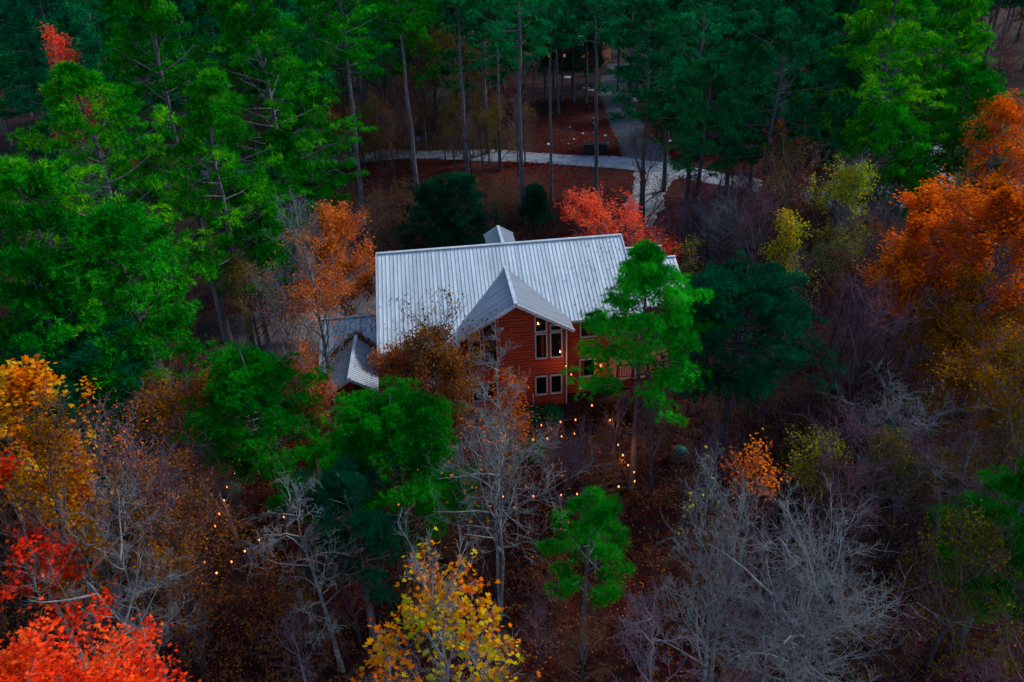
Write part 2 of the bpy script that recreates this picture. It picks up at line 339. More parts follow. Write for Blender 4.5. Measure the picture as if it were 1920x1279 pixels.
def locate(look, x, y, h):
    """label = look + where it shows in the picture, by the nearest landmark"""
    u, v = pix(x, y, tz(x, y)+h*.6); best = sorted(MARKS, key=lambda m: (m[0]-u)**2+(m[1]-v)**2)[:7]; cand = []
    for m in best[:4]:
        du, dv = u-m[0], v-m[1]
        side = ('right of ' if du > 0 else 'left of ') if abs(du) > abs(dv) else ('below ' if dv > 0 else 'above ')
        cand.append(look+' '+('just ' if math.hypot(du, dv) < 60 else '')+side+m[2])
    for a in range(5):
        for b in range(a+1, 6):
            cand.append(look+' '+('between ' if min(best[a][0], best[b][0]) < u < max(best[a][0], best[b][0]) else 'near ')+best[a][2]+' and '+best[b][2])
    cand = [c for c in cand if len(c.split()) <= 16]; lab = next((c for c in cand if c not in seen_labels), cand[0])
    seen_labels[lab] = 1
    return lab
def visible(x, y, h, r=2.5):
    return any(-60 < a < 1980 and -40 < b < 1320 for a, b in (pix(x+dx, y, tz(x, y)+q*h) for q in (0, .3, .6, .8, 1) for dx in (-r, 0, r)))
# ================================================================== SETTING
def axis(lo, a, b, hi, fine, coarse):
    return np.concatenate([np.arange(lo, a, coarse), np.arange(a, b, fine), np.arange(b, hi+coarse, coarse)])
gx = axis(-260, -60, 75, 340, 1.0, 10); gy = axis(-60, 4, 125, 520, 1.0, 10)
GX, GY = np.meshgrid(gx, gy); GZ = terrain(GX, GY)
nx, ny = len(gx), len(gy); ix = np.arange(nx*ny).reshape(ny, nx)
me = npmesh('ground', np.stack([GX, GY, GZ], -1), [np.stack([ix[:-1, :-1], ix[:-1, 1:], ix[1:, 1:], ix[1:, :-1]], -1).reshape(-1, 4)], smooth=True)
def blob(cx, cy, rx, ry): return np.exp(-(((GX-cx)/rx)**2+((GY-cy)/ry)**2)**1.5)
red = np.clip(blob(9, 76, 16, 9)+blob(11, 100, 6, 16)+.6*blob(-5, 84, 14, 5)+.5*blob(3, 16, 10, 9), 0, 1)
grey = np.clip(blob(-13, 47, 6, 8)+.6*blob(-20, 62, 7, 10), 0, 1)
plum = np.clip(blob(30, 50, 18, 28), 0, 1)
ca = me.color_attributes.new('zone', 'FLOAT_COLOR', 'POINT')
ca.data.foreach_set('color', np.stack([red, grey, plum, np.ones_like(red)], -1).astype(np.float32).ravel())
m, nt, out = newmat('forest_floor'); b = nt.nodes.new('ShaderNodeBsdfPrincipled'); b.inputs['Roughness'].default_value = .95; b.inputs['Specular IOR Level'].default_value = .1
at = nt.nodes.new('ShaderNodeAttribute'); at.attribute_name = 'zone'; sp = nt.nodes.new('ShaderNodeSeparateColor'); nt.links.new(at.outputs['Color'], sp.inputs[0])
n1 = noise(nt, .35, 5); n2 = noise(nt, 2.6, 8, rough=.85)
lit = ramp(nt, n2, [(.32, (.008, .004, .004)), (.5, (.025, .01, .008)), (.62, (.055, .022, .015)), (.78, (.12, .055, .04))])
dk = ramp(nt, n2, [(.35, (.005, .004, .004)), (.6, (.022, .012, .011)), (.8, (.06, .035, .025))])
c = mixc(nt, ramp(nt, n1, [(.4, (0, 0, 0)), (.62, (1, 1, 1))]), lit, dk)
rd = ramp(nt, n2, [(.3, (.018, .004, .004)), (.55, (.06, .012, .009)), (.8, (.14, .03, .02))])
c = mixc(nt, math_(nt, 'MULTIPLY', sp.outputs[0], .9), c, rd)
c = mixc(nt, math_(nt, 'MULTIPLY', sp.outputs[2], .75), c, ramp(nt, n2, [(.35, (.012, .005, .01)), (.6, (.05, .02, .032)), (.8, (.12, .06, .075))]))
c = mixc(nt, sp.outputs[1], c, ramp(nt, n2, [(.3, (.07, .065, .075)), (.7, (.2, .19, .2))]))
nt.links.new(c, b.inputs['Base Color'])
bn = nt.nodes.new('ShaderNodeBump'); bn.inputs['Strength'].default_value = .7; bn.inputs['Distance'].default_value = .08
nt.links.new(n2, bn.inputs['Height']); nt.links.new(bn.outputs[0], b.inputs['Normal']); nt.links.new(b.outputs[0], out.inputs[0])
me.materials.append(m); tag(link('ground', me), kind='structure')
def spline(pts, n=90):
    P = np.array(pts, float); k = len(P); t = np.linspace(0, k-1.001, n); i = t.astype(int); f = (t-i)[:, None]
    g = lambda j: P[np.clip(j, 0, k-1)]
    a, b, c, d = g(i-1), g(i), g(i+1), g(i+2)
    return .5*((2*b)+(-a+c)*f+(2*a-5*b+4*c-d)*f**2+(-a+3*b-3*c+d)*f**3)
ROADS = []
def strip(name, px, width, mat, up=.05, n=110, seed=1, rag=.12):
    P = spline([gnd(*p)[:2] for p in px], n); T = nrm(np.gradient(P, axis=0)); N = np.stack([-T[:, 1], T[:, 0]], 1)
    rg = np.random.default_rng(seed); wv = np.interp(np.linspace(0, 1, n), np.linspace(0, 1, len(width)), width) if hasattr(width, '__len__') else np.full(n, width)
    wob = np.convolve(rg.normal(size=n+8), np.ones(9)/9, 'valid')*rag*3
    ROADS.append((P, wv)); s = np.linspace(-.5, .5, 9); X = P[:, None]+N[:, None]*s[None, :, None]*(wv+wob)[:, None, None]
    Z = terrain(X[..., 0], X[..., 1])+up-.04*(np.abs(s)[None] > .49)
    ix = np.arange(n*9).reshape(n, 9)
    me = npmesh(name, np.concatenate([X, Z[..., None]], -1), [np.stack([ix[:-1, :-1], ix[:-1, 1:], ix[1:, 1:], ix[1:, :-1]], -1).reshape(-1, 4)], mat, True)
    return tag(link(name, me), kind='structure')
M['chipseal'] = surf('chipseal', [(.1,.12,.16),(.17,.2,.25),(.25,.28,.33)], 1.1, .9, detail=8)
M['gravel'] = surf('gravel', [(.1,.11,.13),(.2,.21,.23),(.32,.33,.35)], 1.6, .95, detail=9)
M['asphalt'] = surf('asphalt', [(.02,.03,.045),(.035,.048,.07),(.055,.07,.09)], .8, .9, detail=7)
M['track'] = surf('track', [(.06,.056,.062),(.11,.105,.115),(.17,.16,.17)], .9, .95, detail=8)
strip('road', [(300, 345), (480, 312), (620, 298), (800, 290), (965, 293), (1130, 303), (1250, 316), (1400, 345), (1560, 378), (1680, 372), (1738, 330), (1715, 270), (1660, 215), (1620, 170)],
      [4.2, 4.2, 4.2, 4.2, 4.2, 4.2, 4.6, 5, 6, 6.5, 6, 6, 6], M['chipseal'], .06, 220)
strip('driveway', [(1215, 306), (1205, 280), (1180, 240), (1160, 200), (1150, 165), (1160, 120)], [7, 5.6, 5, 4.8, 4.8, 4.8], M['asphalt'], .035, seed=3)
strip('gravel_track', [(1238, 314), (1222, 345), (1208, 385), (1192, 425)], [5.5, 4.2, 3.8, 3], M['gravel'], .045, 50, seed=4, rag=.6)
strip('dirt_track', [(560, 302), (495, 345), (485, 400), (540, 450), (620, 500), (685, 545), (700, 590)], [5, 5.5, 5.5, 6, 6.5, 6, 4], M['track'], .045, 90, seed=6, rag=.4)
# fallen leaves lying on the floor: nobody could count them
rg = np.random.default_rng(5)
def litter(name, n, x0, x1, y0, y1, size, mat):
    x = rg.uniform(x0, x1, n); y = y0+(y1-y0)*rg.random(n)**1.25
    k = np.sin(x*.6)*np.cos(y*.5+1)+.9*rg.random(n) > -.1; x, y = x[k], y[k]
    d = np.full(len(x), 9.)
    for P, wv in ROADS:
        for i in range(0, len(P), 3): d = np.minimum(d, np.hypot(x-P[i, 0], y-P[i, 1])-wv[i]*.5)
    k = d > rg.normal(size=len(x))*.3-.35; x, y = x[k], y[k]
    inside = (np.abs(x-.3) < 11.5) & (y > 35.2) & (y < 48); x, y = x[~inside], y[~inside]
    V, F = leaves(np.stack([x, y, terrain(x, y)+.02+.05*rg.random(len(x))], 1), rg, size, T_DIAMOND, .75)
    return tag(link(name, npmesh(name, V, F, M[mat])), 'fallen leaves scattered over the forest floor around the log house', 'fallen leaves', kind='stuff')
litter('fallen_leaves', 52000, -26, 26, 12, 34, .12, 'leaf_crimson')
tag(bpy.data.objects['fallen_leaves'], 'dark red fallen leaves covering the slope below the house')
litter('pale_fallen_leaves', 9000, -24, 26, 12, 50, .1, 'leaf_copper')
tag(bpy.data.objects['pale_fallen_leaves'], 'paler coppery fallen leaves sprinkled over the forest floor')

rg = np.random.default_rng(9)
litter('bank_litter', 60000, -32, 34, 49, 90, .2, 'leaf_crimson')
tag(bpy.data.objects['bank_litter'], 'dark red fallen leaves on the bank between house and road')
litter('straw_litter', 16000, 0, 26, 84, 118, .25, 'leaf_crimson')
tag(bpy.data.objects['straw_litter'], 'red leaf litter on the bank beyond the road')
# ================================================================== LOG HOUSE
def roofmat(name, ax, base, dirt=.0, step=.23):
    m, nt, out = newmat(name); b = nt.nodes.new('ShaderNodeBsdfPrincipled')
    tc = nt.nodes.new('ShaderNodeTexCoord'); sx = nt.nodes.new('ShaderNodeSeparateXYZ'); nt.links.new(tc.outputs['Object'], sx.inputs[0])
    q = math_(nt, 'DIVIDE', sx.outputs[ax], step); fr = math_(nt, 'FRACT', q)
    seam = ramp(nt, fr, [(0, (.6,)*3), (.08, (1,)*3), (.86, (1,)*3), (1, (.6,)*3)])
    fl = math_(nt, 'FLOOR', q); wn = nt.nodes.new('ShaderNodeTexWhiteNoise'); wn.noise_dimensions = '1D'; nt.links.new(fl, wn.inputs['W'])
    pv = ramp(nt, wn.outputs['Value'], [(0, (.8,)*3), (1, (1,)*3)])
    mp = nt.nodes.new('ShaderNodeMapping'); mp.inputs['Scale'].default_value = (3, .5, .5) if ax == 0 else (.5, 3, .5); nt.links.new(tc.outputs['Object'], mp.inputs[0])
    st = ramp(nt, noise(nt, .9, 7, mp.outputs[0], .75), [(.32, (.74,.76,.78)), (.6, (1, 1, 1))])
    c = mixc(nt, 1., mixc(nt, 1., mixc(nt, 1., base, seam, 'MULTIPLY'), pv, 'MULTIPLY'), st, 'MULTIPLY')
    if dirt: c = mixc(nt, math_(nt, 'MULTIPLY', ramp(nt, noise(nt, 4.5, 6, rough=.8), [(.56, (0,)*3), (.68, (1,)*3)]), dirt), c, (.035, .03, .03))
    nt.links.new(c, b.inputs['Base Color']); b.inputs['Roughness'].default_value = .5; b.inputs['Metallic'].default_value = .25
    nt.links.new(b.outputs[0], out.inputs[0]); return m
M['roof_main'] = roofmat('roof_main', 0, (.68, .76, .77), .3); M['roof_side_shaded'] = roofmat('roof_side_shaded', 1, (.36, .41, .47), step=.16)  # same metal twice: shade of the steeper gable slopes painted in as darker base
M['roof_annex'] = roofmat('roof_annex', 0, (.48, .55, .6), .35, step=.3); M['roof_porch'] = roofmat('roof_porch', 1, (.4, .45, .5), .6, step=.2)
M['trim_metal'] = surf('trim_metal', [(.4,.45,.5),(.6,.65,.7)], 2, .5, .3)
M['log'] = surf('log', [(.14,.014,.005),(.34,.036,.01),(.5,.07,.018)], 2.6, .6, stretch=(.35, .35, 6), detail=5)
M['log_dark'] = surf('log_dark', [(.08,.012,.006),(.15,.025,.01)], 3, .7)
M['window_white'] = surf('window_white', [(.34,.33,.36),(.46,.45,.48)], 2, .5)
M['inside'] = surf('inside', [(.01,.009,.012),(.02,.016,.018)], 1, .9)  # near-black colour stands for the darkness of unlit rooms
M['curtain_or_reflection'] = surf('curtain_or_reflection', [(.3,.05,.01),(.5,.1,.02)], 6, .9)
m, nt, out = newmat('glass'); gl = nt.nodes.new('ShaderNodeBsdfGlossy'); gl.inputs['Roughness'].default_value = .04; gl.inputs['Color'].default_value = (.8, .85, .9, 1)
tr = nt.nodes.new('ShaderNodeBsdfTransparent'); tr.inputs[0].default_value = (.75, .78, .8, 1); mx = nt.nodes.new('ShaderNodeMixShader'); mx.inputs[0].default_value = .08
nt.links.new(tr.outputs[0], mx.inputs[1]); nt.links.new(gl.outputs[0], mx.inputs[2]); nt.links.new(mx.outputs[0], out.inputs[0]); M['glass'] = m
HX, HY, _ = gnd(967, 765)
house = empty('log_house', (.055, 35.1, 0), RAD(5.5), 'two storey red log house with pale ribbed metal roof in the middle of the forest', 'house')
def logs(mb, O, du, n, u0, u1, z0, topf, holes=(), st=.19, zmax=9):
    """courses of lap logs on a vertical wall; topf(z) -> (ua, ub) allowed interval"""
    O = np.array(O, float); du = np.array(du, float); n = np.array(n, float); z = z0
    while z < zmax-1e-6:
        lo, hi = topf(min(z+st*.7, zmax)); a, b = max(u0, lo), min(u1, hi); iv = [(a, b)] if b-a > .05 else []
        for (ha, hb, hz0, hz1) in holes:
            if hz1 > z+st*.35 and hz0 < z+st*.65:
                iv2 = []
                for p, q in iv:
                    if hb <= p or ha >= q: iv2.append((p, q)); continue
                    if ha > p: iv2.append((p, ha))
                    if hb < q: iv2.append((hb, q))
                iv = iv2
        for p, q in iv:
            if q-p < .02: continue
            pr = [(0, .0), (.035, .02), (.055, .085), (.035, .16), (0, .185)]
            vs = [O+du*x+n*o+np.array([0, 0, z+dz]) for x in (p, q) for o, dz in pr]
            k = len(pr); mb.add(vs, [(i, i+k, i+k+1, i+1) for i in range(k-1)]+[tuple(range(k)), tuple(range(2*k-1, k-1, -1)), (0, k-1, 2*k-1, k)])
        z += st
INF = lambda z: (-99, 99)
def window(u0, u1, z0, z1, y, topcut=None, curtain_or_reflection=None, mull=False):
    """window in a wall facing -y; topcut(u) gives a sloping head"""
    f = MB(); t = .055; zt = (lambda u: z1) if topcut is None else (lambda u: min(z1, topcut(u)))
    a, b = zt(u0), zt(u1); Y = y-.07
    for p, q in (((u0, z0), (u1, z0)), ((u0, z0), (u0, a)), ((u1, z0), (u1, b)), ((u0, a), (u1, b))):
        f.bar((p[0], Y, p[1]), (q[0], Y, q[1]), .12, t*1.25, up=(0, 0, 1) if abs(p[0]-q[0]) > .01 else (1, 0, 0))
    if mull: f.bar(((u0+u1)/2, Y, z0), ((u0+u1)/2, Y, z1), .08, .04, up=(1, 0, 0))
    fr = f.build('window', M['window_white'], house)
    g = MB().add([(u0, Y+.02, z0), (u1, Y+.02, z0), (u1, Y+.02, b), (u0, Y+.02, a)], [(0, 1, 2, 3)]); g.build('pane', M['glass'], fr)
    if curtain_or_reflection:
        c = MB(); n = 7
        for i in range(n):
            x = curtain_or_reflection[0]+(curtain_or_reflection[1]-curtain_or_reflection[0])*i/n; c.box(x, x+(curtain_or_reflection[1]-curtain_or_reflection[0])/n*.8, Y+.14+.03*(i % 2), Y+.17+.03*(i % 2), z0+.03, zt((u0+u1)/2)-.05)
        c.build('curtain_or_reflection', M['curtain_or_reflection'], fr)
GU, GZ0, GS = .18, 7.1, .585
gz = lambda u: GZ0-.17-GS*abs(u-GU)
W_front = [(1.26, 1.90, 3.3, 4.88), (2.12, 2.76, 3.3, 4.9), (1.26, 1.90, 5.02, 6.02), (2.12, 2.76, 5.02, 5.42),
           (-1.66, -.93, 3.3, 4.85), (-2.5, -1.84, 3.3, 4.85), (-1.66, -.95, 4.99, 6.05), (-2.5, -1.84, 4.99, 5.6),
           (1.22, 1.88, .84, 2.08), (2.1, 2.74, .84, 2.08), (-2.48, -1.82, .8, 2.0), (-1.64, -.98, .8, 2.0)]
wb = MB()
logs(wb, (0, 0, 0), (1, 0, 0), (0, -1, 0), -2.65, 2.98, -.3, lambda z: (GU-(GZ0-.17-z)/GS, GU+(GZ0-.17-z)/GS), W_front, zmax=6.95)
logs(wb, (0, .5, 0), (1, 0, 0), (0, -1, 0), -7.0, -2.65, -.3, INF, [(-5.6, -4.8, 1.7, 2.8), (-4.3, -3.5, 3.1, 4.2), (-6.5, -5.7, 3.1, 4.2)], zmax=4.85)
logs(wb, (0, 1.1, 0), (1, 0, 0), (0, -1, 0), 2.98, 7.3, -.3, INF, [(4.06, 5.06, 3.82, 4.85), (4.04, 4.95, 1.08, 2.3), (6.0, 6.9, 3.8, 4.85)], zmax=5.0)
logs(wb, (0, 3.0, 0), (1, 0, 0), (0, -1, 0), 7.3, 10.4, -.3, INF, [(8.4, 9.4, 1.2, 2.5)], zmax=5.25)
mz = lambda z: (6.2-(7.75-z)/.5, 6.2+(7.75-z)/.5)
logs(wb, (-7.0, 0, 0), (0, 1, 0), (-1, 0, 0), .5, 11.9, -.3, mz, zmax=7.7)
logs(wb, (7.3, 0, 0), (0, 1, 0), (1, 0, 0), 1.1, 11.9, -.3, mz, zmax=7.7)
logs(wb, (10.4, 0, 0), (0, 1, 0), (1, 0, 0), 3, 9.4, -.3, lambda z: (6.2-(6.8-z)/.5, 6.2+(6.8-z)/.5), zmax=6.7)
logs(wb, (0, 11.9, 0), (1, 0, 0), (0, 1, 0), -7, 7.3, -.3, INF, zmax=4.8)
logs(wb, (2.98, 0, 0), (0, 1, 0), (1, 0, 0), 0, 1.1, -.3, INF, zmax=5.2); logs(wb, (-2.65, 0, 0), (0, 1, 0), (-1, 0, 0), 0, .5, -.3, INF, zmax=5.1)
logs(wb, (0, 1.5, 0), (1, 0, 0), (0, -1, 0), -10.7, -7.06, -.3, INF, [(-9.4, -8.5, 0, 2.0)], zmax=3.3); logs(wb, (-10.7, 0, 0), (0, 1, 0), (-1, 0, 0), 1.5, 6.5, -.3, lambda z: (4-(4.75-z)/.5, 4+(4.75-z)/.5), zmax=4.6)
logs(wb, (0, 6.5, 0), (1, 0, 0), (0, 1, 0), -10.7, -7.06, -.3, INF, zmax=3.3)
wb.build('wall', M['log'], house)
for x, y, z in ((-2.66, -.02, 5.1), (2.99, -.02, 5.1), (-7.02, .47, 4.8), (7.32, 1.07, 5.2), (10.42, 2.97, 5.1), (-10.72, 1.47, 3.2), (-7.02, 11.92, 4.7), (7.32, 11.92, 4.7)):
    MB().box(x-.08, x+.08, y-.05, y+.08, -.3, z).build('corner_board', M['log_dark'], house)
ib = MB(); ib.box(-6.9, 7.2, 1.6, 11.7, -.3, 4.5).box(-2.55, 2.88, .45, 1.58, -.3, 4.9).box(-1.4, 1.7, .45, 1.58, 4.92, 5.8).box(7.25, 10.2, 3.3, 9, -.3, 4.6).box(-10.5, -7.1, 1.9, 6.3, -.3, 3.0)
ib.box(-2.55, 2.88, .44, .46, 4.9, 5.35)
ib.build('dark_backing', M['inside'], house)  # solid blocks behind the panes, room darkness put into their colour
for i, (a, b, c, d) in enumerate(W_front):
    window(a, b, c, d, 0, (lambda u: gz(u)-.14) if c > 4.95 else None, (1.6, 1.78) if i == 0 else None)
window(-5.6, -4.8, 1.7, 2.8, .5); window(-4.3, -3.5, 3.1, 4.2, .5); window(-6.5, -5.7, 3.1, 4.2, .5)
window(4.06, 5.06, 3.82, 4.85, 1.1, curtain_or_reflection=(4.45, 5.0)); window(4.04, 4.95, 1.08, 2.3, 1.1, curtain_or_reflection=(4.1, 4.35)); window(6.0, 6.9, 3.8, 4.85, 1.1)  # first window: orange folds stand for a reflection in the glass
window(8.4, 9.4, 1.2, 2.5, 3.0)
# ---- roofs
RS = .5; mzf = lambda y: 7.93-RS*abs(y-6.2)
def along_ribs(mb, x0, x1, st, f, wd=.035, ht=.03):
    x = math.ceil(x0/st+.01)*st
    while x < x1-.02:
        for a, b in f(x): mb.bar(a, b, wd, ht)
        x += st
r1 = MB()
z_ = mzf
r1.slab([(-7.45, -.31, z_(-.31)), (-2.97, -.31, z_(-.31)), (-2.97, .66, z_(.66)), (7.6, .66, z_(.66)), (7.6, 6.2, z_(6.2)), (-7.45, 6.2, z_(6.2))], .14)
r1.slab([(-7.45, 6.2, z_(6.2)), (7.6, 6.2, z_(6.2)), (7.6, 12.6, z_(12.6)), (-7.45, 12.6, z_(12.6))], .14)
along_ribs(r1, -7.4, 7.6, .23, lambda x: [((x, (-.31 if x < -2.97 else .66), z_(-.31 if x < -2.97 else .66)+.015), (x, 6.15, z_(6.15)+.015)), ((x, 6.25, z_(6.25)+.015), (x, 12.6, z_(12.6)+.015))])
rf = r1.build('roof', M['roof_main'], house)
t_ = MB()
t_.bar((-7.5, 6.2, 7.97), (7.65, 6.2, 7.97), .24, .05)
for x in (-7.5, 7.63): t_.bar((x, -.33 if x < 0 else .64, z_(-.33 if x < 0 else .64)-.03), (x, 6.2, 7.9), .06, .2); t_.bar((x, 12.6, z_(12.6)-.03), (x, 6.2, 7.9), .06, .2)
t_.bar((-7.5, -.34, z_(-.34)-.04), (-2.97, -.34, z_(-.34)-.04), .05, .14); t_.bar((3.4, .63, z_(.63)-.04), (7.6, .63, z_(.63)-.04), .05, .14)
t_.build('roof_trim', M['trim_metal'], rf)
def gable(name, gu, gz0, gs, hw, y0, ymeet, yridge, mat, trimname='roof_trim', rib=.16, sgn=1):
    """cross gable: ridge along y from y0 (free end) to yridge, eaves from y0 to ymeet"""
    g = MB(); ez = gz0-gs*hw
    for s in (-1, 1):
        g.slab([(gu, y0, gz0), (gu+s*hw, y0, ez), (gu+s*hw, ymeet, ez), (gu, yridge, gz0)], .12)
        lo, hi = min(y0, yridge), max(y0, yridge); y = lo+rib/2
        while y < hi:
            k = 1 if (y-ymeet)*sgn < 0 else max(0, (yridge-y)/(yridge-ymeet))
            if k > .03: g.bar((gu+s*.03, y, gz0-gs*.03+.012), (gu+s*hw*k, y, gz0-gs*hw*k+.012), .03, .024)
            y += rib
    r = g.build('roof', mat, house); t = MB()
    t.bar((gu, y0, gz0+.035), (gu, yridge, gz0+.035), .2, .05)
    for s in (-1, 1): t.bar((gu+s*.02, y0-.03*sgn, gz0-.06), (gu+s*hw, y0-.03*sgn, ez-.06), .05, .17)
    t.build(trimname, M['trim_metal'], r); return r
gable('front', GU, GZ0, GS, 3.2, -.6, .85, 4.6, M['roof_side_shaded'])
gable('back', .45, 7.05, .585, 1.0, 11.9, 9.0, 7.9, M['roof_side_shaded'], sgn=-1)
wg = MB(); wz = lambda y: 7.0-.5*abs(y-6.2); vz = lambda y: 6.5-.5*abs(y-5.5)
wg.slab([(7.66, 2.0, wz(2)), (10.25, 2.0, wz(2)), (10.25, 6.2, 7.0), (7.66, 6.2, 7.0)], .12); wg.slab([(7.66, 10, wz(10)), (10.25, 10, wz(10)), (10.25, 6.2, 7.0), (7.66, 6.2, 7.0)], .12)
wg.slab([(10.28, 2.3, vz(2.3)), (10.98, 2.3, vz(2.3)), (10.98, 5.5, 6.5), (10.28, 5.5, 6.5)], .12); wg.slab([(10.28, 9, vz(9)), (10.98, 9, vz(9)), (10.98, 5.5, 6.5), (10.28, 5.5, 6.5)], .12)
along_ribs(wg, 7.7, 10.2, .23, lambda x: [((x, 2, wz(2)+.015), (x, 6.15, wz(6.15)+.015))])
along_ribs(wg, 10.3, 10.95, .23, lambda x: [((x, 2.3, vz(2.3)+.015), (x, 5.45, vz(5.45)+.015))])
wg.bar((7.66, 6.2, 7.03), (10.27, 6.2, 7.03), .2, .05).bar((10.28, 5.5, 6.53), (11, 5.5, 6.53), .2, .05)
wg.build('wing_roof', M['roof_main'], house)
ax_ = MB(); az = lambda y: 4.9-.5*abs(y-4.0)
ax_.slab([(-11.05, .7, az(.7)), (-7.1, .7, az(.7)), (-7.1, 4, 4.9), (-11.05, 4, 4.9)], .12); ax_.slab([(-11.05, 7.2, az(7.2)), (-7.1, 7.2, az(7.2)), (-7.1, 4, 4.9), (-11.05, 4, 4.9)], .12)
along_ribs(ax_, -11, -7.1, .3, lambda x: [((x, .7, az(.7)+.015), (x, 3.95, az(3.95)+.015)), ((x, 4.05, az(4.05)+.015), (x, 7.2, az(7.2)+.015))])
ax_.bar((-11.07, 4, 4.94), (-7.1, 4, 4.94), .2, .05).bar((-11.07, .68, az(.68)-.04), (-7.1, .68, az(.68)-.04), .05, .13)
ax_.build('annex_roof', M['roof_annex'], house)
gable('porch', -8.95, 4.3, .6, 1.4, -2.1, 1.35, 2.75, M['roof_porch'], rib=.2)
pp = MB()
for x in (-10.15, -7.75):
    for y in (-1.8, .9): pp.box(x-.08, x+.08, y-.08, y+.08, -.2, 3.4)
pp.box(-10.23, -7.67, -1.9, -1.72, 3.3, 3.45).box(-10.4, -7.5, -2.1, 1.4, .1, .28)
pp.build('porch', M['log_dark'], house)
ds = MB(); ds.bar((1.05, -.12, 0), (1.05, -.12, .95), .07).bar((3.02, -.13, .1), (3.02, -.13, 5.0), .07); ds.build('downspout', M['trim_metal'], house)
dk = MB()                                                       # side deck with railing behind the front pine
dk.box(5.4, 10.6, -2.2, 1.05, 2.55, 2.7)
for x in np.arange(5.5, 10.7, .85): dk.box(x-.05, x+.05, -2.2, -2.1, -.3, 3.65)
dk.box(5.4, 10.6, -2.19, -2.11, 3.6, 3.68).box(5.4, 10.6, -2.17, -2.13, 2.85, 2.9)
for x in np.arange(5.6, 10.6, .14): dk.box(x-.015, x+.015, -2.165, -2.135, 2.9, 3.6)
dk.build('deck', M['log_dark'], house)
wl = MB(); wl.box(5.2, 5.34, 1.0-.16, 1.04, 1.75, 2.0).box(5.16, 5.38, .8, 1.04, 2.0, 2.05); lamp = wl.build('wall_lamp', M['log_dark'], house)
M['bulb'] = emis('bulb', (1, .27, .08), 1.5)
MB().lathe([(.03, -.05), (.07, 0), (.07, .08), (.03, .12)], (5.27, .78, 1.86), 10).build('lamp_glass', M['bulb'], lamp, True)
pl = bpy.data.lights.new('lamp_light', 'POINT'); pl.energy = 7; pl.color = (1, .45, .15); pl.shadow_soft_size = .08
po = bpy.data.objects.new('lamp_light', pl); COL.objects.link(po); po.parent = lamp; po.location = (5.27, .6, 1.9)

# leaves blown onto the roofs, thickest in the valleys of the porch roof
rg = np.random.default_rng(77); q = []
for a, b, n in (((-8.95, 2.75), (-10.4, 1.4), 420), ((-8.95, 2.75), (-7.5, 1.4), 420)):
    t = rg.random(n); xx = a[0]+(b[0]-a[0])*t+rg.normal(size=n)*.13; yy = a[1]+(b[1]-a[1])*t+abs(rg.normal(size=n))*.13+.03; q.append(np.stack([xx, yy, 4.9-.5*(4-yy)+.03+.05*rg.random(n)], 1))
n = 260; xx = rg.uniform(-11, -7.5, n); yy = rg.uniform(.8, 3.9, n); k = (np.abs(xx+8.95) > 1.4) | (yy > 2.75); q.append(np.stack([xx, yy, 4.9-.5*(4-yy)+.04], 1)[k])
n = 420; xx = np.concatenate([rg.normal(-4.6, 1.6, 240), rg.normal(6.2, 1.5, 180)]); yy = np.concatenate([rg.uniform(-.2, 3.5, 240), rg.uniform(1, 6, 180)]); k = (xx > -7.4) & (xx < 7.5) & ((xx < -3.2) | (xx > 3.6)); q.append(np.stack([xx, yy, 7.93-.5*(6.2-yy)+.045], 1)[k])
L_ = np.concatenate(q); V, F = leaves(L_, rg, .11, T_DIAMOND, .85); o = link('roof_leaves', npmesh('roof_leaves', V, F, M['leaf_brown'])); o.location = (.055, 35.1, 0); o.rotation_euler = (0, 0, RAD(5.5))
tag(o, 'brown leaves blown onto the pale metal roofs of the house', 'fallen leaves', kind='stuff')
# ================================================================== PINES
GP_L = 'tall pines on the left'; GP_M = 'bare stemmed pines standing behind the house'; GP_R = 'pines of the right hand stand'; GP_F = 'pines in front of the house'
def hero_pine(tx, ty, Y, r, label, group, seed, **k):
    x, y, g, h = top(tx, ty, Y)
    return plant('pine_tree', pine_meshes(seed, h, r, **k), (x, y, g), 0, label, 'pine tree', group)
def base_pine(bx, by, h, r, label, group, seed, **k):
    x, y, g = gnd(bx, by)
    return plant('pine_tree', pine_meshes(seed, h, r, **k), (x, y, g), 0, label, 'pine tree', group)
# left wall of bright pines
hero_pine(112, 112, 37, 4.6, 'bright green pine at the left edge, its rounded tip below the red topped maples', GP_L, 11, cb=.36, nb=50, pr=.42, subs=5, leafm='pine_bright', ppt=13, npt=11)
hero_pine(250, -40, 45, 5.6, 'tallest cone shaped bright pine near the top left, sloping down to the road', GP_L, 12, cb=.38, nb=62, pr=.42, subs=5, shape='cone', leafm='pine_bright', ppt=13)
hero_pine(345, 130, 42, 4.2, 'bright pine filling the slope between the two tall cone shaped pines', GP_L, 13, cb=.4, nb=44, pr=.42, subs=5, shape='cone', leafm='pine_bright')
hero_pine(455, -50, 52, 5.4, 'broad bright pine beside the left end of the pale road', GP_L, 14, cb=.38, nb=60, pr=.42, subs=5, shape='cone', leafm='pine_bright')
hero_pine(548, 110, 56, 2.8, 'green pine whose low boughs hang over the left end of the road', GP_L, 15, cb=.3, nb=46, leafm='pine_mid')
hero_pine(15, 300, 29, 3.4, 'pale green pine cut by the left edge at mid height', GP_L, 16, cb=.35, nb=48, pr=.42, subs=5, leafm='pine_bright')
hero_pine(205, 385, 31, 2.8, 'mid green pine with a bare grey stem low in the left stand', GP_L, 17, cb=.45, nb=46, shape='flat', leafm='pine_mid')
hero_pine(430, 330, 44, 2.6, 'slender pine in front of the dark gap left of the orange birch', GP_L, 18, cb=.35, nb=44, leafm='pine_mid')
hero_pine(90, 600, 27, 3.1, 'low dark pine above the yellow orange tree at the left edge', GP_L, 20, cb=.4, nb=42, shape='flat', leafm='pine_dark')
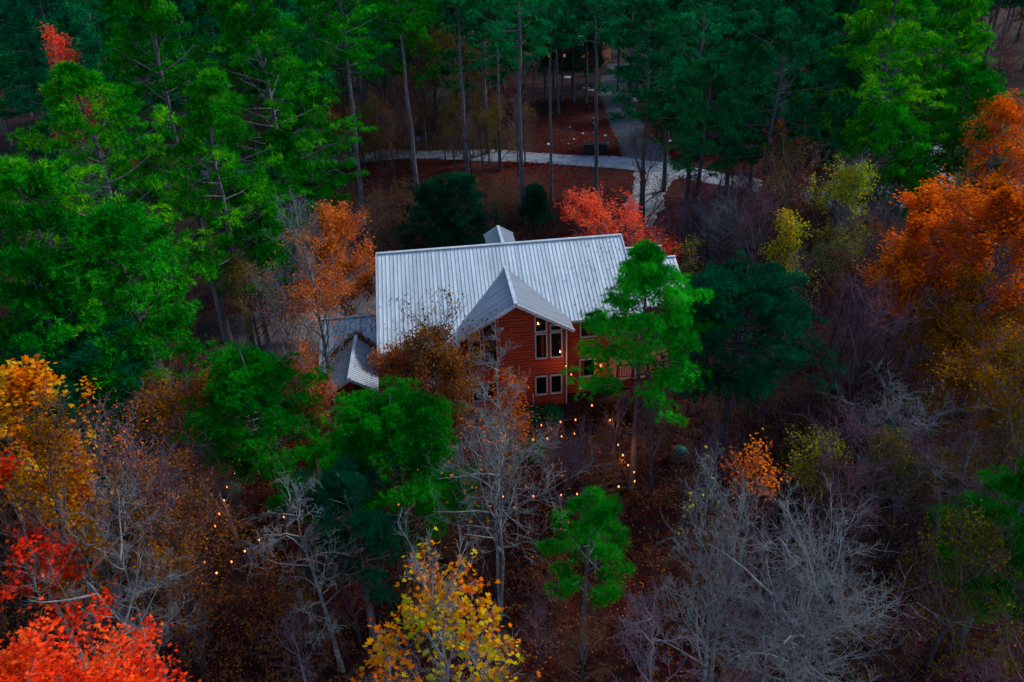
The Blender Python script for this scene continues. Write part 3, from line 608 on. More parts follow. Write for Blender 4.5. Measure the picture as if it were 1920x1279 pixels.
hero_pine(30, 470, 27, 2.8, 'bushy pine low at the left edge above the dark one', GP_L, 21, cb=.35, nb=40, leafm='pine_mid')
hero_pine(520, 240, 50, 2.4, 'pine with drooping low boughs just above the bare topped orange birch', GP_L, 22, cb=.3, nb=40, leafm='pine_mid')
# clear stemmed pines behind the house (base pixel, height)
for i, (bx, by, h, r, cb, lm, lab) in enumerate([
    (690, 465, 25, 3.6, .62, 'pine_mid', 'clear stemmed pine nearest the left corner of the main roof'),
    (783, 366, 25, 3.2, .66, 'pine_mid', 'clear stemmed pine beside the small blue sign'),
    (877, 332, 25, 2.8, .66, 'pine_teal', 'clear stemmed pine between the blue sign and the middle of the road'),
    (937, 320, 23, 2.4, .62, 'pine_teal', 'thinnest clear stemmed pine, standing right against the near side of the road'),
    (980, 412, 26, 3.3, .6, 'pine_teal', 'thick clear stemmed pine straight behind the pointed front gable'),
    (1034, 376, 24, 2.4, .62, 'pine_teal', 'clear stemmed pine next right of the one behind the front gable'),
    (1117, 358, 24, 3.0, .62, 'pine_teal', 'clear stemmed pine whose trunk crosses the black trash bin'),
    (1200, 418, 20, 3.6, .5, 'pine_teal', 'dark straight pine rising from the gravel track'),
    (1283, 436, 23, 4.0, .42, 'pine_teal', 'large grey trunked pine right of the gravel track'),
    (1047, 212, 24, 2.6, .5, 'pine_dark', 'distant pine at the left foot of the red bank beyond the road'),
    (1076, 192, 24, 2.6, .5, 'pine_dark', 'distant pine standing in the middle of the red bank'),
    (1405, 352, 23, 4.0, .38, 'pine_teal', 'pine on the roadside directly behind the bare white tree')]):
    base_pine(bx, by, h, r, lab, GP_M, 31+i, cb=cb, nb=40, leafm=lm, ppt=10, npt=9, nl=.3, nw=.055, rt=.24 if i not in (3, 5, 9, 10) else .17, dead=10)
# right stand
hero_pine(1400, 20, 66, 4.6, 'dull teal pine at the left side of the right hand stand', GP_R, 51, cb=.35, nb=54, leafm='pine_teal', nl=.32, nw=.06)
hero_pine(1490, -50, 60, 4.8, 'teal green pine whose boughs reach down to the small orange bush', GP_R, 52, cb=.38, nb=60, leafm='pine_teal', nl=.3, nw=.055)
hero_pine(1600, -40, 66, 5.0, 'broad teal pine in the middle of the right hand stand', GP_R, 53, cb=.35, nb=60, leafm='pine_teal', nl=.32, nw=.06)
hero_pine(1700, -90, 58, 5.4, 'brightest tall pine of the right hand stand, cut by the top of the picture', GP_R, 54, cb=.34, nb=76, shape='cone', leafm='pine_bright', nl=.3, nw=.05)
hero_pine(1800, -30, 62, 4.9, 'bright pine with the rounded right shoulder beside the dark plum wood', GP_R, 55, cb=.3, nb=64, leafm='pine_bright', nl=.3, nw=.055)
hero_pine(1835, 110, 56, 4.2, 'outermost right pine whose low boughs overhang the orange maple', GP_R, 56, cb=.28, nb=54, leafm='pine_mid', nl=.3, nw=.05)
hero_pine(1580, 110, 58, 3.4, 'shorter dark pine in front of the road bend on the right', GP_R, 57, cb=.42, nb=42, leafm='pine_teal')
hero_pine(1680, 190, 54, 3.6, 'leaning stemmed pine with low boughs over the right road bend', GP_R, 58, cb=.4, nb=44, leafm='pine_mid')
hero_pine(1330, 100, 62, 3.4, 'mid height pine whose boughs hang over the gravel track', GP_R, 59, cb=.42, nb=42, leafm='pine_teal')
hero_pine(1270, -20, 74, 4.2, 'dusky pine beside the asphalt driveway', GP_R, 60, cb=.4, nb=50, leafm='pine_teal', nl=.33, nw=.06)
# front pines
hero_pine(1210, 455, 27.5, 2.95, 'tall pine in front of the right half of the house, its right side brightest green', GP_F, 71, cb=.47, nb=38, shape='cone', leafm='pine_fresh', barkm='bark_warm', ppt=16, npt=14, nl=.2, nw=.026, subs=7, rt=.15, pr=.42)
hero_pine(1400, 492, 30, 3.7, 'dark dome shaped pine right of the house', GP_F, 72, cb=.48, nb=50, shape='flat', leafm='pine_dark', barkm='bark_dark', ppt=16, npt=14, nl=.2, nw=.028, subs=7, rt=.2)
hero_pine(462, 655, 26, 2.9, 'bushy green pine in front of the porch roof on the left', GP_F, 73, cb=.5, nb=46, shape='flat', leafm='pine_mid', ppt=17, npt=14, nl=.19, nw=.024, subs=7, pr=.42)
hero_pine(725, 742, 23, 3.1, 'wide green pine below the left half of the house', GP_F, 74, cb=.5, nb=50, shape='flat', leafm='pine_mid', ppt=18, npt=15, nl=.18, nw=.021, subs=8, pr=.4)
hero_pine(1098, 915, 18.5, 1.6, 'small open pine at the bottom centre between the bare trees', GP_F, 75, cb=.45, nb=17, leafm='pine_mid', ppt=12, npt=20, nl=.22, nw=.014, subs=4, pr=.24, rt=.1)
hero_pine(1935, 860, 18, 1.9, 'pine cut by the right edge beside the leaning bare tree', GP_F, 76, cb=.35, nb=38, leafm='pine_mid', ppt=15, npt=15, nl=.17, nw=.017, pr=.3)
hero_pine(640, 880, 20, 1.8, 'ragged pine spilling left of the yellow sycamore', GP_F, 77, cb=.45, nb=28, shape='flat', leafm='pine_dark', ppt=14, npt=15, nl=.17, nw=.018, pr=.33)
for i, (tx, ty, Y, r, lab) in enumerate([(800, 335, 60, 2.9, 'left one of the young dark pines on the bank behind the house'), (862, 325, 60, 3.0, 'right one of the young dark pines on the bank behind the house'), (1005, 345, 66, 1.2, 'tiny round evergreen below the middle of the road')]):
    x, y, g, h = top(tx, ty, Y); h = max(h, 3.5)
    plant('pine_tree', pine_meshes(90+i, h, r, cb=.05, nb=44, shape='round', leafm='pine_dark', dead=0, ppt=9, npt=9, nl=.26, nw=.05), (x, y, g), 0, lab, 'pine tree', 'young evergreens on the bank')
# pines filling the far wood: copies of four
bgv = {}
FLOOK = ['teal round crowned pine', 'green pointed pine', 'dark round crowned pine', 'teal pointed pine']
def far_pine(v, x, y, sc, label, group):
    if not visible(x, y, 23*sc, 4.5): return
    label = locate(('small ' if sc < .7 else 'distant ' if y > 118 else '')+FLOOK[v if v < 4 else 0], x, y, 23*sc)
    if v not in bgv:
        bgv[v] = (plant('pine_tree', pine_meshes(200+v, 23, 4.4, cb=.34, nb=46, shape=['round', 'cone', 'round', 'cone'][v], leafm=['pine_teal', 'pine_mid', 'pine_dark', 'pine_teal'][v], ppt=9, npt=8, nl=.4, nw=.085, subs=5, pr=.62, dead=4), (x, y, tz(x, y)), rnd.random()*6.28, label, 'pine tree', group, (sc, sc, sc)))
    else: copy_thing(bgv[v], (x, y, tz(x, y)), rnd.random()*6.28, (sc, sc, sc), label, group)
def clear(x, y):
    """keep roads, the red bank, the house and the yard open"""
    if 3 < x < 26 and 84 < y < 118: return False
    if abs(x-4) < 4 and y > 118 and y < 160: return False
    return pix(x, y, 18)[0] < 1845 or y > 118
spots = []; rr_ = random.Random(3)
for row, (yy, dx) in enumerate([(92, 7.5), (101, 7.5), (111, 8), (122, 8.5), (134, 9), (148, 10), (165, 11)]):
    x = -.78*yy-6
    while x < .86*yy+8:
        px, py = x+rr_.uniform(-2.2, 2.2), yy+rr_.uniform(-3, 3)
        if clear(px, py) and not (36 < px < 60 and py < 96): spots.append((row, px, py))
        x += dx
order = [0, 1, 2, 3]
for k, (row, x, y) in enumerate(spots):
    v = rr_.choice([0, 2, 3, 1] if x > -25 else [1, 1, 2, 3])
    if pix(x, y, 18)[0] > 1800: v = 2
    far_pine(v, x, y, rr_.uniform(.82, 1.1), 'dim pine crowded into the far wood along the top of the picture', 'pines of the far wood')
for k, (x, y, s) in enumerate([(-50, 62, .95), (-58, 72, 1), (-43, 74, 1.05), (-33, 80, 1.), (-66, 60, 1), (-50, 86, 1), (-24, 86.5, .9), (-38, 66, 1.)]):
    far_pine(rr_.choice([2, 3, 0]), x, y, s, 'blue green pine in the shadowed top left corner', 'pines in the top left corner')
# ================================================================== BROADLEAF TREES
def bl(tx, ty, Y, r, label, cat, group, seed, name='broadleaf_tree', rz=0, **k):
    x, y, g, h = top(tx, ty, Y)
    return plant(name, broad_meshes(seed, h, r, **k), (x, y, g), rz, label, cat, group)
GO = 'autumn coloured trees'; GB = 'leafless trees'
MP = T_MAPLE
# red maple, close, bottom left : several limbs of one crown
bl(40, 1195, 9.4, 3.1, 'fiery red maple filling the bottom left corner', 'maple tree', GO, 301, 'maple_tree', start=.5, limbs=20, el=38, subs=(7, 6, 4), leafn=34000, leafsize=.095, tmpl=MP, leafm='leaf_red', barkm='bark_lilac', twigm='twig_pink', jit=.16, flat=.55, thin=.7)
bl(-30, 880, 15.5, 1.1, 'red leaved maple at the left edge above the fiery one', 'maple tree', GO, 302, 'maple_tree', start=.45, limbs=14, leafn=3500, leafsize=.13, tmpl=MP, leafm='leaf_red', patch=.45, twigm='twig_brown')
bl(40, 690, 20, 1.6, 'yellow and orange tulip poplar at the left edge', 'poplar tree', GO, 303, 'poplar_tree', start=.45, limbs=16, leafn=6500, leafsize=.15, tmpl=MP, leafm='leaf_yellowmix', patch=.3, twigm='twig_brown', barkm='bark_dark', flat=.5)
bl(20, 780, 17, 1.9, 'amber leaved tree just below the yellow and orange poplar', 'broadleaf tree', GO, 304, start=.4, limbs=14, leafn=5200, leafsize=.12, leafm='leaf_amber', patch=.3, twigm='twig_brown', barkm='bark_dark')
bl(300, 668, 27, 3.0, 'amber tree with bare grey tips between the left pines', 'broadleaf tree', GO, 305, start=.3, limbs=18, el=55, leafn=9000, leafsize=.13, leafm='leaf_amber', patch=.35, leaf_top=(.3, .9), twigm='twig_lilac', barkm='bark_lilac')
bl(190, 780, 21, 2.6, 'thin purple twigged tree left of the amber tree', 'broadleaf tree', GB, 306, start=.3, limbs=18, el=60, leafn=3000, leafsize=.09, leafm='leaf_copper', patch=.3, twigm='twig_lilac', barkm='bark_lilac')
bl(262, 835, 20, 2.3, 'rusty amber thicket tree left of the string of lights', 'broadleaf tree', GO, 307, start=.25, limbs=18, el=50, leafn=10000, leafsize=.09, leafm='leaf_brown', patch=.4, twigm='twig_brown', barkm='bark_dark')
bl(150, 895, 16.5, 2.4, 'leafless vase shaped tree above the fiery red maple', 'bare tree', GB, 308, 'bare_tree', start=.42, limbs=11, el=48, subs=(6, 6, 5), up=.4, thin=.8, barkm='bark_grey', twigm='twig_grey', stems=2, spread=.03, profile='vase', rt=.13)
bl(614, 372, 45, 2.7, 'tall coppery orange birch between the left pines and the roof', 'birch tree', GO, 309, 'birch_tree', start=.22, limbs=26, el=58, leafn=26000, leafsize=.14, leafm='leaf_copper', profile='column', leaf_top=(.1, .97), barkm='bark_grey', twigm='twig_pink', patch=.2)
bl(548, 345, 35, 1.8, 'coppery birch with bare white tips at the left end of the porch', 'birch tree', GO, 310, 'birch_tree', start=.3, limbs=20, el=62, barkm='bark_grey', twigm='twig_grey', profile='column', leafn=9000, leafsize=.12, leafm='leaf_copper', patch=.3, leaf_top=(.1, .8))
bl(515, 470, 34, 2.1, 'bare silver birch leaning left of the coppery orange birch', 'bare tree', GB, 311, 'bare_tree', start=.3, limbs=18, el=58, subs=(6, 6, 4), barkm='bark_grey', twigm='twig_grey', profile='column', lean=(-.8, 0), leafn=1300, leafsize=.1, leafm='leaf_copper', patch=.2)
bl(545, 640, 28, 1.3, 'copper leaved bush tree in front of the porch roof', 'broadleaf tree', GO, 312, start=.25, limbs=18, el=50, leafn=7500, leafsize=.1, leafm='leaf_copper', patch=.3, twigm='twig_pink', barkm='bark_lilac')
bl(795, 538, 31.5, 2.5, 'brown leaved tree standing before the left half of the white roof', 'broadleaf tree', GO, 313, start=.25, limbs=22, el=55, leafn=11000, leafsize=.14, leafm='leaf_brown', barkm='bark_grey', twigm='twig_grey', profile='oval', patch=.3, leaf_top=(.25, 1.), hang=.6)
bl(745, 640, 31.5, 1.6, 'thin russet tree against the left wall of the house', 'broadleaf tree', GO, 314, start=.25, limbs=14, el=60, leafn=3500, leafsize=.13, leafm='leaf_copper', barkm='bark_grey', twigm='twig_pink', profile='column')
bl(848, 650, 30, 1.15, 'thin amber tree between the brown tree and the front gable', 'broadleaf tree', GO, 315, start=.25, limbs=14, el=60, leafn=3600, leafsize=.13, leafm='leaf_brown', barkm='bark_grey', twigm='twig_pink', profile='column')
bl(955, 695, 29, 1.0, 'young orange leaved tree before the front gable wall', 'broadleaf tree', GO, 316, start=.3, limbs=12, el=62, leafn=1500, leafsize=.13, leafm='leaf_copper', barkm='bark_grey', twigm='twig_pink', profile='column')
bl(905, 640, 20.5, 2.5, 'tall silvery bare tree in front of the house with a few orange leaves', 'bare tree', GB, 317, 'bare_tree', start=.38, limbs=16, el=46, subs=(6, 5, 4), up=.28, stems=3, spread=.03, thin=.8, barkm='bark_grey', twigm='twig_grey', leafn=380, leafsize=.12, leafm='leaf_copper', leaf_top=(.3, .8), profile='cone', rt=.13)
bl(785, 990, 12.5, 1.6, 'yellow and orange sycamore at the bottom left of centre', 'sycamore tree', GO, 318, 'sycamore_tree', limbs=18, el=52, subs=(6, 5, 3), leafn=2500, leafsize=.125, tmpl=MP, leafm='leaf_yellow', start=.4, barkm='bark_grey', twigm='twig_grey', flat=.6, jit=.1, profile='oval', patch=.52, rt=.08)
bl(905, 1120, 12.2, 1.1, 'small sycamore sprig right of the yellow one', 'sycamore tree', GO, 319, 'sycamore_tree', start=.5, limbs=12, el=50, leafn=420, leafsize=.15, tmpl=MP, leafm='leaf_yellow', barkm='bark_grey', twigm='twig_grey', flat=.6, rt=.07, subs=(5, 4, 3))
bl(690, 1180, 12.2, .9, 'lowest sycamore sprig at the bottom edge left of the yellow one', 'sycamore tree', GO, 320, 'sycamore_tree', start=.5, limbs=11, el=50, leafn=300, leafsize=.15, tmpl=MP, leafm='leaf_yellow', barkm='bark_grey', twigm='twig_grey', flat=.6, rt=.07, subs=(5, 4, 3))
bl(555, 880, 18.5, 1.9, 'crooked dead tree leaning below the left string of lights', 'bare tree', GB, 321, 'bare_tree', start=.3, limbs=20, el=28, subs=(6, 5, 5), up=.1, crook=.22, barkm='bark_grey', twigm='twig_grey', lean=(-.9, .4), rt=.11, profile='oval')
bl(1150, 345, 47.5, 4.0, 'vivid coral red tree glowing behind the right end of the roof', 'broadleaf tree', GO, 322, start=.3, limbs=20, el=45, leafn=16000, leafsize=.19, leafm='leaf_coral', flat=.7, patch=.2, barkm='bark_grey', twigm='twig_pink')
bl(1222, 408, 49, 2.3, 'paler coral tree right of the vivid coral red one', 'broadleaf tree', GO, 323, start=.3, limbs=16, el=42, leafn=6000, leafsize=.18, leafm='leaf_coral', patch=.35, barkm='bark_grey', twigm='twig_pink')
bl(1285, 440, 46, 1.1, 'slim yellowing sapling at the right end of the roof', 'sapling', GO, 324, 'sapling', start=.3, limbs=12, el=60, leafn=800, leafsize=.12, leafm='leaf_lime', profile='column', twigm='twig_lilac', barkm='bark_lilac')
bl(1385, 325, 49, 3.1, 'bare white branched tree left of the yellow ones', 'bare tree', GB, 325, 'bare_tree', start=.25, limbs=18, el=50, subs=(6, 6, 4), up=.4, barkm='bark_grey', twigm='twig_grey', profile='vase', stems=2, spread=.05)
bl(1482, 385, 44, 1.45, 'slim yellow and lime poplar left of the taller one', 'poplar tree', GO, 326, 'poplar_tree', start=.2, limbs=18, el=62, leafn=4200, leafsize=.15, leafm='leaf_lime', profile='column', twigm='twig_lilac', barkm='bark_grey')
bl(1610, 285, 47, 2.1, 'tall lime green poplar with a bare silver stem', 'poplar tree', GO, 327, 'poplar_tree', start=.2, limbs=24, el=64, leafn=11000, leafsize=.14, leafm='leaf_lime', profile='column', patch=.35, twigm='twig_grey', barkm='bark_grey')
bl(1560, 430, 45, 2.0, 'sage green thin poplar at the foot of the tall lime one', 'poplar tree', GO, 328, 'poplar_tree', start=.15, limbs=18, el=60, leafn=5200, leafsize=.12, leafm='leaf_sage', profile='column', patch=.2, twigm='twig_lilac', barkm='bark_lilac')
bl(1790, 340, 36, 3.2, 'bright orange maple on the right below the pines', 'maple tree', GO, 329, 'maple_tree', start=.4, limbs=24, el=42, leafn=34000, leafsize=.18, leafm='leaf_orange', patch=.08, flat=.7, barkm='bark_grey', twigm='twig_lilac')
bl(1900, 318, 33, 3.2, 'bright orange maple cut by the right edge', 'maple tree', GO, 330, 'maple_tree', start=.35, limbs=24, el=42, leafn=30000, leafsize=.18, leafm='leaf_orange', patch=.1, flat=.7, barkm='bark_grey', twigm='twig_lilac')
bl(1835, 500, 31, 2.7, 'golden brown tree below the two orange maples', 'broadleaf tree', GO, 331, start=.3, limbs=20, el=45, leafn=22000, leafsize=.14, leafm='leaf_amber', patch=.2, barkm='bark_lilac', twigm='twig_lilac')
bl(1905, 590, 27, 2.2, 'rust coloured tree at the right edge under the golden one', 'broadleaf tree', GO, 332, start=.3, limbs=18, el=45, leafn=16000, leafsize=.13, leafm='leaf_amber', patch=.2, barkm='bark_lilac', twigm='twig_lilac')
bl(1905, 175, 52, 2.6, 'orange tree peeping past the outermost right pine', 'broadleaf tree', GO, 333, start=.3, limbs=18, el=45, leafn=9000, leafsize=.2, leafm='leaf_orange')
bl(1475, 228, 62, 1.3, 'small orange tree glowing inside the right hand stand', 'broadleaf tree', GO, 334, start=.4, limbs=12, leafn=1600, leafsize=.17, leafm='leaf_orange', twigm='twig_brown')
bl(60, 45, 43, 1.2, 'narrow red topped maple in the top left corner', 'maple tree', GO, 335, 'maple_tree', start=.45, limbs=18, el=64, leafn=5200, leafsize=.13, leafm='leaf_coral', leaf_top=(.7, 1), profile='column', twigm='twig_pink')
bl(108, 62, 43.5, .9, 'second thinner red topped maple right of the narrow one', 'maple tree', GO, 336, 'maple_tree', start=.5, limbs=16, el=64, leafn=4200, leafsize=.13, leafm='leaf_coral', leaf_top=(.7, 1), profile='column', twigm='twig_pink')
bl(1690, 700, 25, 2.2, 'bare grey tree with a forked crown right of the dome shaped pine', 'bare tree', GB, 337, 'bare_tree', start=.35, limbs=16, el=50, subs=(6, 6, 4), barkm='bark_grey', twigm='twig_grey', profile='vase', stems=2, spread=.03)
bl(1830, 770, 24, 2.3, 'bare spreading tree at the right with a slanting trunk', 'bare tree', GB, 338, 'bare_tree', start=.35, limbs=15, el=42, subs=(6, 6, 4), thin=.8, barkm='bark_grey', twigm='twig_lilac', profile='vase', lean=(-1.6, 0), rt=.16)
bl(1385, 915, 15.5, 1.7, 'dense pale bare tree at the bottom right, left one of two', 'bare tree', GB, 339, 'bare_tree', start=.35, limbs=16, el=60, subs=(6, 5, 5), up=.4, crook=.15, thin=.75, barkm='bark_grey', twigm='twig_grey', profile='column', rt=.15, stems=2, spread=.02)
bl(1580, 925, 15, 2.8, 'dense pale bare tree at the bottom right with the widest crown', 'bare tree', GB, 340, 'bare_tree', start=.35, limbs=13, el=52, subs=(6, 6, 5), up=.4, crook=.15, thin=.75, barkm='bark_grey', twigm='twig_grey', profile='vase', rt=.15, stems=3, spread=.05)
bl(1490, 1000, 14, 1.7, 'lower bare crown caught between the two dense pale ones', 'bare tree', GB, 341, 'bare_tree', start=.35, limbs=14, el=56, subs=(6, 5, 5), up=.4, crook=.15, thin=.7, barkm='bark_lilac', twigm='twig_lilac', profile='vase', rt=.12)
bl(1235, 1100, 12.5, 1.4, 'bare tree with long bent limbs at the bottom edge right of centre', 'bare tree', GB, 342, 'bare_tree', start=.4, limbs=14, el=34, subs=(6, 6, 4), up=.2, crook=.17, barkm='bark_grey', twigm='twig_lilac', rt=.1)
bl(1332, 850, 20, .95, 'slender bare sapling left of the small orange cluster', 'sapling', GB, 343, 'sapling', start=.4, limbs=14, el=64, barkm='bark_grey', twigm='twig_grey', profile='column', leafn=60, leafsize=.15, leafm='leaf_lime')
bl(1425, 835, 22, 1.3, 'small orange leaved maple among the dark brush on the right', 'maple tree', GO, 344, 'maple_tree', start=.5, limbs=12, el=45, leafn=1000, leafsize=.14, leafm='leaf_orange', patch=.4, twigm='twig_brown')
bl(1555, 800, 26, 1.3, 'olive and yellow bush right of the dome shaped pine', 'shrub', GO, 345, 'shrub', start=.3, limbs=14, leafn=2500, leafsize=.12, leafm='leaf_lime', twigm='twig_plum')
bl(1070, 800, 27, 1.7, 'dim leafless tree left of the tall warm trunked pine', 'bare tree', GB, 346, 'bare_tree', start=.3, limbs=16, el=60, barkm='bark_dark', twigm='twig_lilac', profile='column')
bl(1240, 690, 27, 1.3, 'dark stemmed slender tree right of the tall warm trunked pine', 'bare tree', GB, 347, 'bare_tree', start=.4, limbs=14, el=55, barkm='bark_dark', twigm='twig_plum', profile='column', leafn=400, leafsize=.1, leafm='leaf_olive')
# ---- understory: saplings, copies of a few
uv = {}
LOOK = dict(plum='plum leaved sapling', brown='brown leaved sapling', olive='olive leaved sapling', bare='leafless greyish sapling', amber='amber leaved sapling', crimson='crimson leaved sapling', dusk='leafless dark plum sapling')
def sapling(kind, x, y, sc, label, group):
    if not visible(x, y, 9*sc): return
    label = locate(('tall ' if sc > .8 else 'short ')+LOOK[kind], x, y, 9*sc)
    if kind not in uv:
        prm = dict(plum=dict(twigm='twig_plum', barkm='bark_dark', leafn=500, leafm='leaf_plum'), brown=dict(twigm='twig_brown', barkm='bark_dark', leafn=1500, leafm='leaf_brown'), olive=dict(twigm='twig_brown', barkm='bark_dark', leafn=2600, leafm='leaf_olive'),
                   bare=dict(twigm='twig_lilac', barkm='bark_lilac'), amber=dict(twigm='twig_brown', barkm='bark_dark', leafn=1400, leafm='leaf_amber'), crimson=dict(twigm='twig_brown', barkm='bark_dark', leafn=2200, leafm='leaf_crimson'), dusk=dict(twigm='twig_plum', barkm='bark_dark'))[kind]
        ms = broad_meshes(400+len(uv), 9, 2.0, start=.18, limbs=16, el=55, subs=(6, 5, 3), leafsize=.12, profile='oval', patch=.15, **prm)
        uv[kind] = plant('sapling', ms, (x, y, tz(x, y)), rnd.random()*6.28, label, 'sapling', group, (sc, sc, sc))
    else: copy_thing(uv[kind], (x, y, tz(x, y)), rnd.random()*6.28, (sc, sc, sc*rnd.uniform(.85, 1.2)), label, group)
def scatter(n, box, kinds, s0, s1, label, group, seed):
    rg = random.Random(seed); c = 0; pts = []; tries = 0
    while c < n and tries < 2000:
        tries += 1
        x, y = rg.uniform(*box[:2]), rg.uniform(*box[2:])
        if -13 < x < 13 and 33 < y < 49: continue
        if any((x-a)**2+(y-b)**2 < 2.2 for a, b in pts): continue
        pts.append((x, y)); sapling(rg.choice(kinds), x, y, rg.uniform(s0, s1), label, group); c += 1
scatter(90, (12, 46, 22, 62), ['plum', 'dusk', 'plum', 'bare', 'brown', 'dusk', 'olive', 'amber', 'crimson'], .6, 1.35, 'thin plum brown sapling in the thicket right of the house', 'saplings in the thicket on the right', 1)
scatter(30, (12, 34, 14, 26), ['plum', 'olive', 'olive', 'dusk', 'amber'], .45, .85, 'olive or plum sapling among the bare trees at the bottom right', 'saplings at the bottom right', 2)
scatter(18, (-28, -12, 18, 36), ['brown', 'amber', 'crimson', 'bare', 'brown'], .5, .9, 'rusty sapling under the trees left of the string lights', 'saplings on the lower left', 3)
scatter(26, (-40, -15, 40, 74), ['crimson', 'brown', 'olive', 'crimson', 'dusk'], .5, 1., 'dark leaved sapling in the gaps under the left pines', 'saplings under the left pines', 4)
scatter(30, (-24, 3, 80, 90), ['amber', 'olive', 'dusk', 'brown', 'olive'], .7, 1.05, 'dim sapling along the far side of the road', 'saplings beyond the road', 5)
scatter(14, (-14, 1, 56, 70), ['olive', 'brown', 'dusk'], .3, .6, 'low brushy sapling on the bank between house and road', 'saplings on the bank behind the house', 6)
scatter(22, (20, 48, 60, 82), ['plum', 'dusk', 'crimson', 'brown'], .5, .9, 'plum coloured sapling at the foot of the right hand stand', 'saplings under the right hand stand', 7)
scatter(34, (-9, 10, 15, 31), ['brown', 'dusk', 'crimson', 'bare', 'bare', 'amber'], .35, .7, 'low brown sapling on the slope below the house', 'saplings on the slope below the house', 8)
scatter(60, (62, 170, 70, 180), ['dusk', 'plum', 'plum', 'crimson'], 1.5, 2.3, 'leafless plum grey tree in the dark top right corner', 'trees in the top right corner', 9)
# low brush: a tangle nobody could count
def brush(name, n, x0, x1, y0, y1, hgt, mat, leafm, label, seed, leafn=6000):
    rg = np.random.default_rng(seed); x = rg.uniform(x0, x1, n); y = rg.uniform(y0, y1, n)
    k = ~((np.abs(x) < 12.5) & (y > 34.6) & (y < 48)); x, y = x[k], y[k]; n = len(x); p = np.stack([x, y, terrain(x, y)-.05], 1)
    P = grow(p, nrm(rg.normal(size=(n, 3))*.5+np.array([0, 0, 1.])), hgt*(.4+.8*rg.random(n)), rg, .1, 5, .2)
    S, _ = spawn(P, 6, rg, .3, 1, 45, np.full((n, 6), hgt*.35), up=.2, K=4, crook=.15)
    v, f = tubes([(P, taper(n, 5, np.full(n, .014))), (S, taper(len(S), 4, np.full(len(S), .008)))], [3, 3]); o = link(name, npmesh(name, v, f, M[mat])); tag(o, label, 'brush', kind='stuff')
    if leafm:
        i = rg.integers(0, len(S), leafn); c, _ = along(S[i], rg.random((leafn, 1))); V, F = leaves(c[:, 0]+rg.normal(size=(leafn, 3))*.12, rg, .13, T_DIAMOND, .4)
        b0 = len(v); me = npmesh(name, np.concatenate([v, V]), [f[0], F[0]+b0], M[mat]); me.materials.append(M[leafm])
        me.polygons.foreach_set('material_index', np.concatenate([np.zeros(len(f[0]), np.int32), np.ones(len(F[0]), np.int32)])); o.data = me
brush('right_brush', 3600, 10, 46, 16, 64, 2.1, 'twig_plum', 'leaf_plum', 'tangled plum brush covering the floor right of the house', 11, 26000)
brush('olive_brush', 900, 11, 30, 14, 40, 1.5, 'twig_brown', 'leaf_olive', 'olive leaved brush scattered over the lower right slope', 15, 16000)
brush('left_brush', 1600, -32, -9, 17, 38, 1.6, 'twig_brown', 'leaf_brown', 'tangled brown brush covering the floor on the lower left', 12, 20000)
brush('front_brush', 1500, -10, 14, 12, 33, 1.4, 'twig_brown', 'leaf_brown', 'thin twiggy brush on the slope below the house', 13, 12000)
brush('bank_brush', 3400, -32, 4, 50, 78, 1.7, 'twig_brown', 'leaf_olive', 'dim brush on the bank between house and road', 14, 20000)

brush('verge_brush', 1500, -34, 4, 87, 112, 2.2, 'twig_brown', 'leaf_olive', 'dark brush in the shade beyond the road', 16, 9000)
scatter(34, (-32, 2, 90, 112), ['dusk', 'olive', 'dusk', 'crimson', 'amber'], 1.0, 1.7, 'shadowed young tree in the dark wood beyond the road', 'young trees beyond the road', 10)
for k, (x, y) in enumerate([(7, 119), (11.5, 121), (15, 118), (19.5, 112), (9, 128), (3.5, 112), (22, 120)]):
    far_pine(k % 4, x, y, .95, 'dim pine half hiding the distant lit cabin', 'pines before the distant cabin')

for k, (x, y) in enumerate([(5, 116), (9.5, 116.5), (13, 114)]):
    far_pine(2, x, y, .62, 'young dim pine in front of the distant lit cabin', 'young pines before the distant cabin')
# ================================================================== SMALL THINGS
def string(px, up, label, n_extra=1):
    """cable hung between bulbs; each bulb glows"""
    pts = [np.array(gnd(x, y, up)) for x, y in px]; pts = [p+np.array([0, 0, up]) for p in pts]
    c0 = pts[0]; e = empty('string_lights', tuple(c0), 0, label, 'string lights', 'strings of round bulbs')
    mb = MB()
    for a, b in zip(pts[:-1], pts[1:]):
        q = [a+(b-a)*t-np.array([0, 0, .25*4*t*(1-t)*min(1, np.linalg.norm(b-a)/3)])+np.array([0, 0, .12]) for t in (0, .25, .5, .75, 1)]
        for u, v in zip(q[:-1], q[1:]): mb.bar(u-c0, v-c0, .014)
    mb.build('cable', M['bark_dark'], e)
    for p in pts:
        q = p-c0; s = rnd.uniform(.5, .78)
        b = MB().lathe([(.012, .07), (.03*s, .045), (.052*s, .01), (.055*s, -.02), (.035*s, -.055), (.01, -.068)], q, 10).build('bulb', M['bulb'], e, True)
        MB().lathe([(.022, .06), (.022, .13)], q, 8).build('socket', M['bark_dark'], b)
    for i in range(0, len(pts), 3):
        l = bpy.data.lights.new('bulb_glow', 'POINT'); l.energy = 7; l.color = (1, .4, .12); l.shadow_soft_size = .06
        o = bpy.data.objects.new('bulb_glow', l); COL.objects.link(o); o.parent = e; o.location = tuple(pts[i]-c0-np.array([0, 0, .15]))
string([(466, 780), (458, 813), (449, 861), (440, 886), (425, 913), (420, 938), (411, 963), (403, 986), (387, 1027), (383, 1054), (377, 1078), (379, 1093)], 2.8, 'string of bulbs running down past the left front pine')
string([(379, 1093), (406, 1074), (434, 1053), (459, 1033), (486, 1012), (532, 969)], 2.8, 'short string of bulbs turning back towards the crooked dead tree')
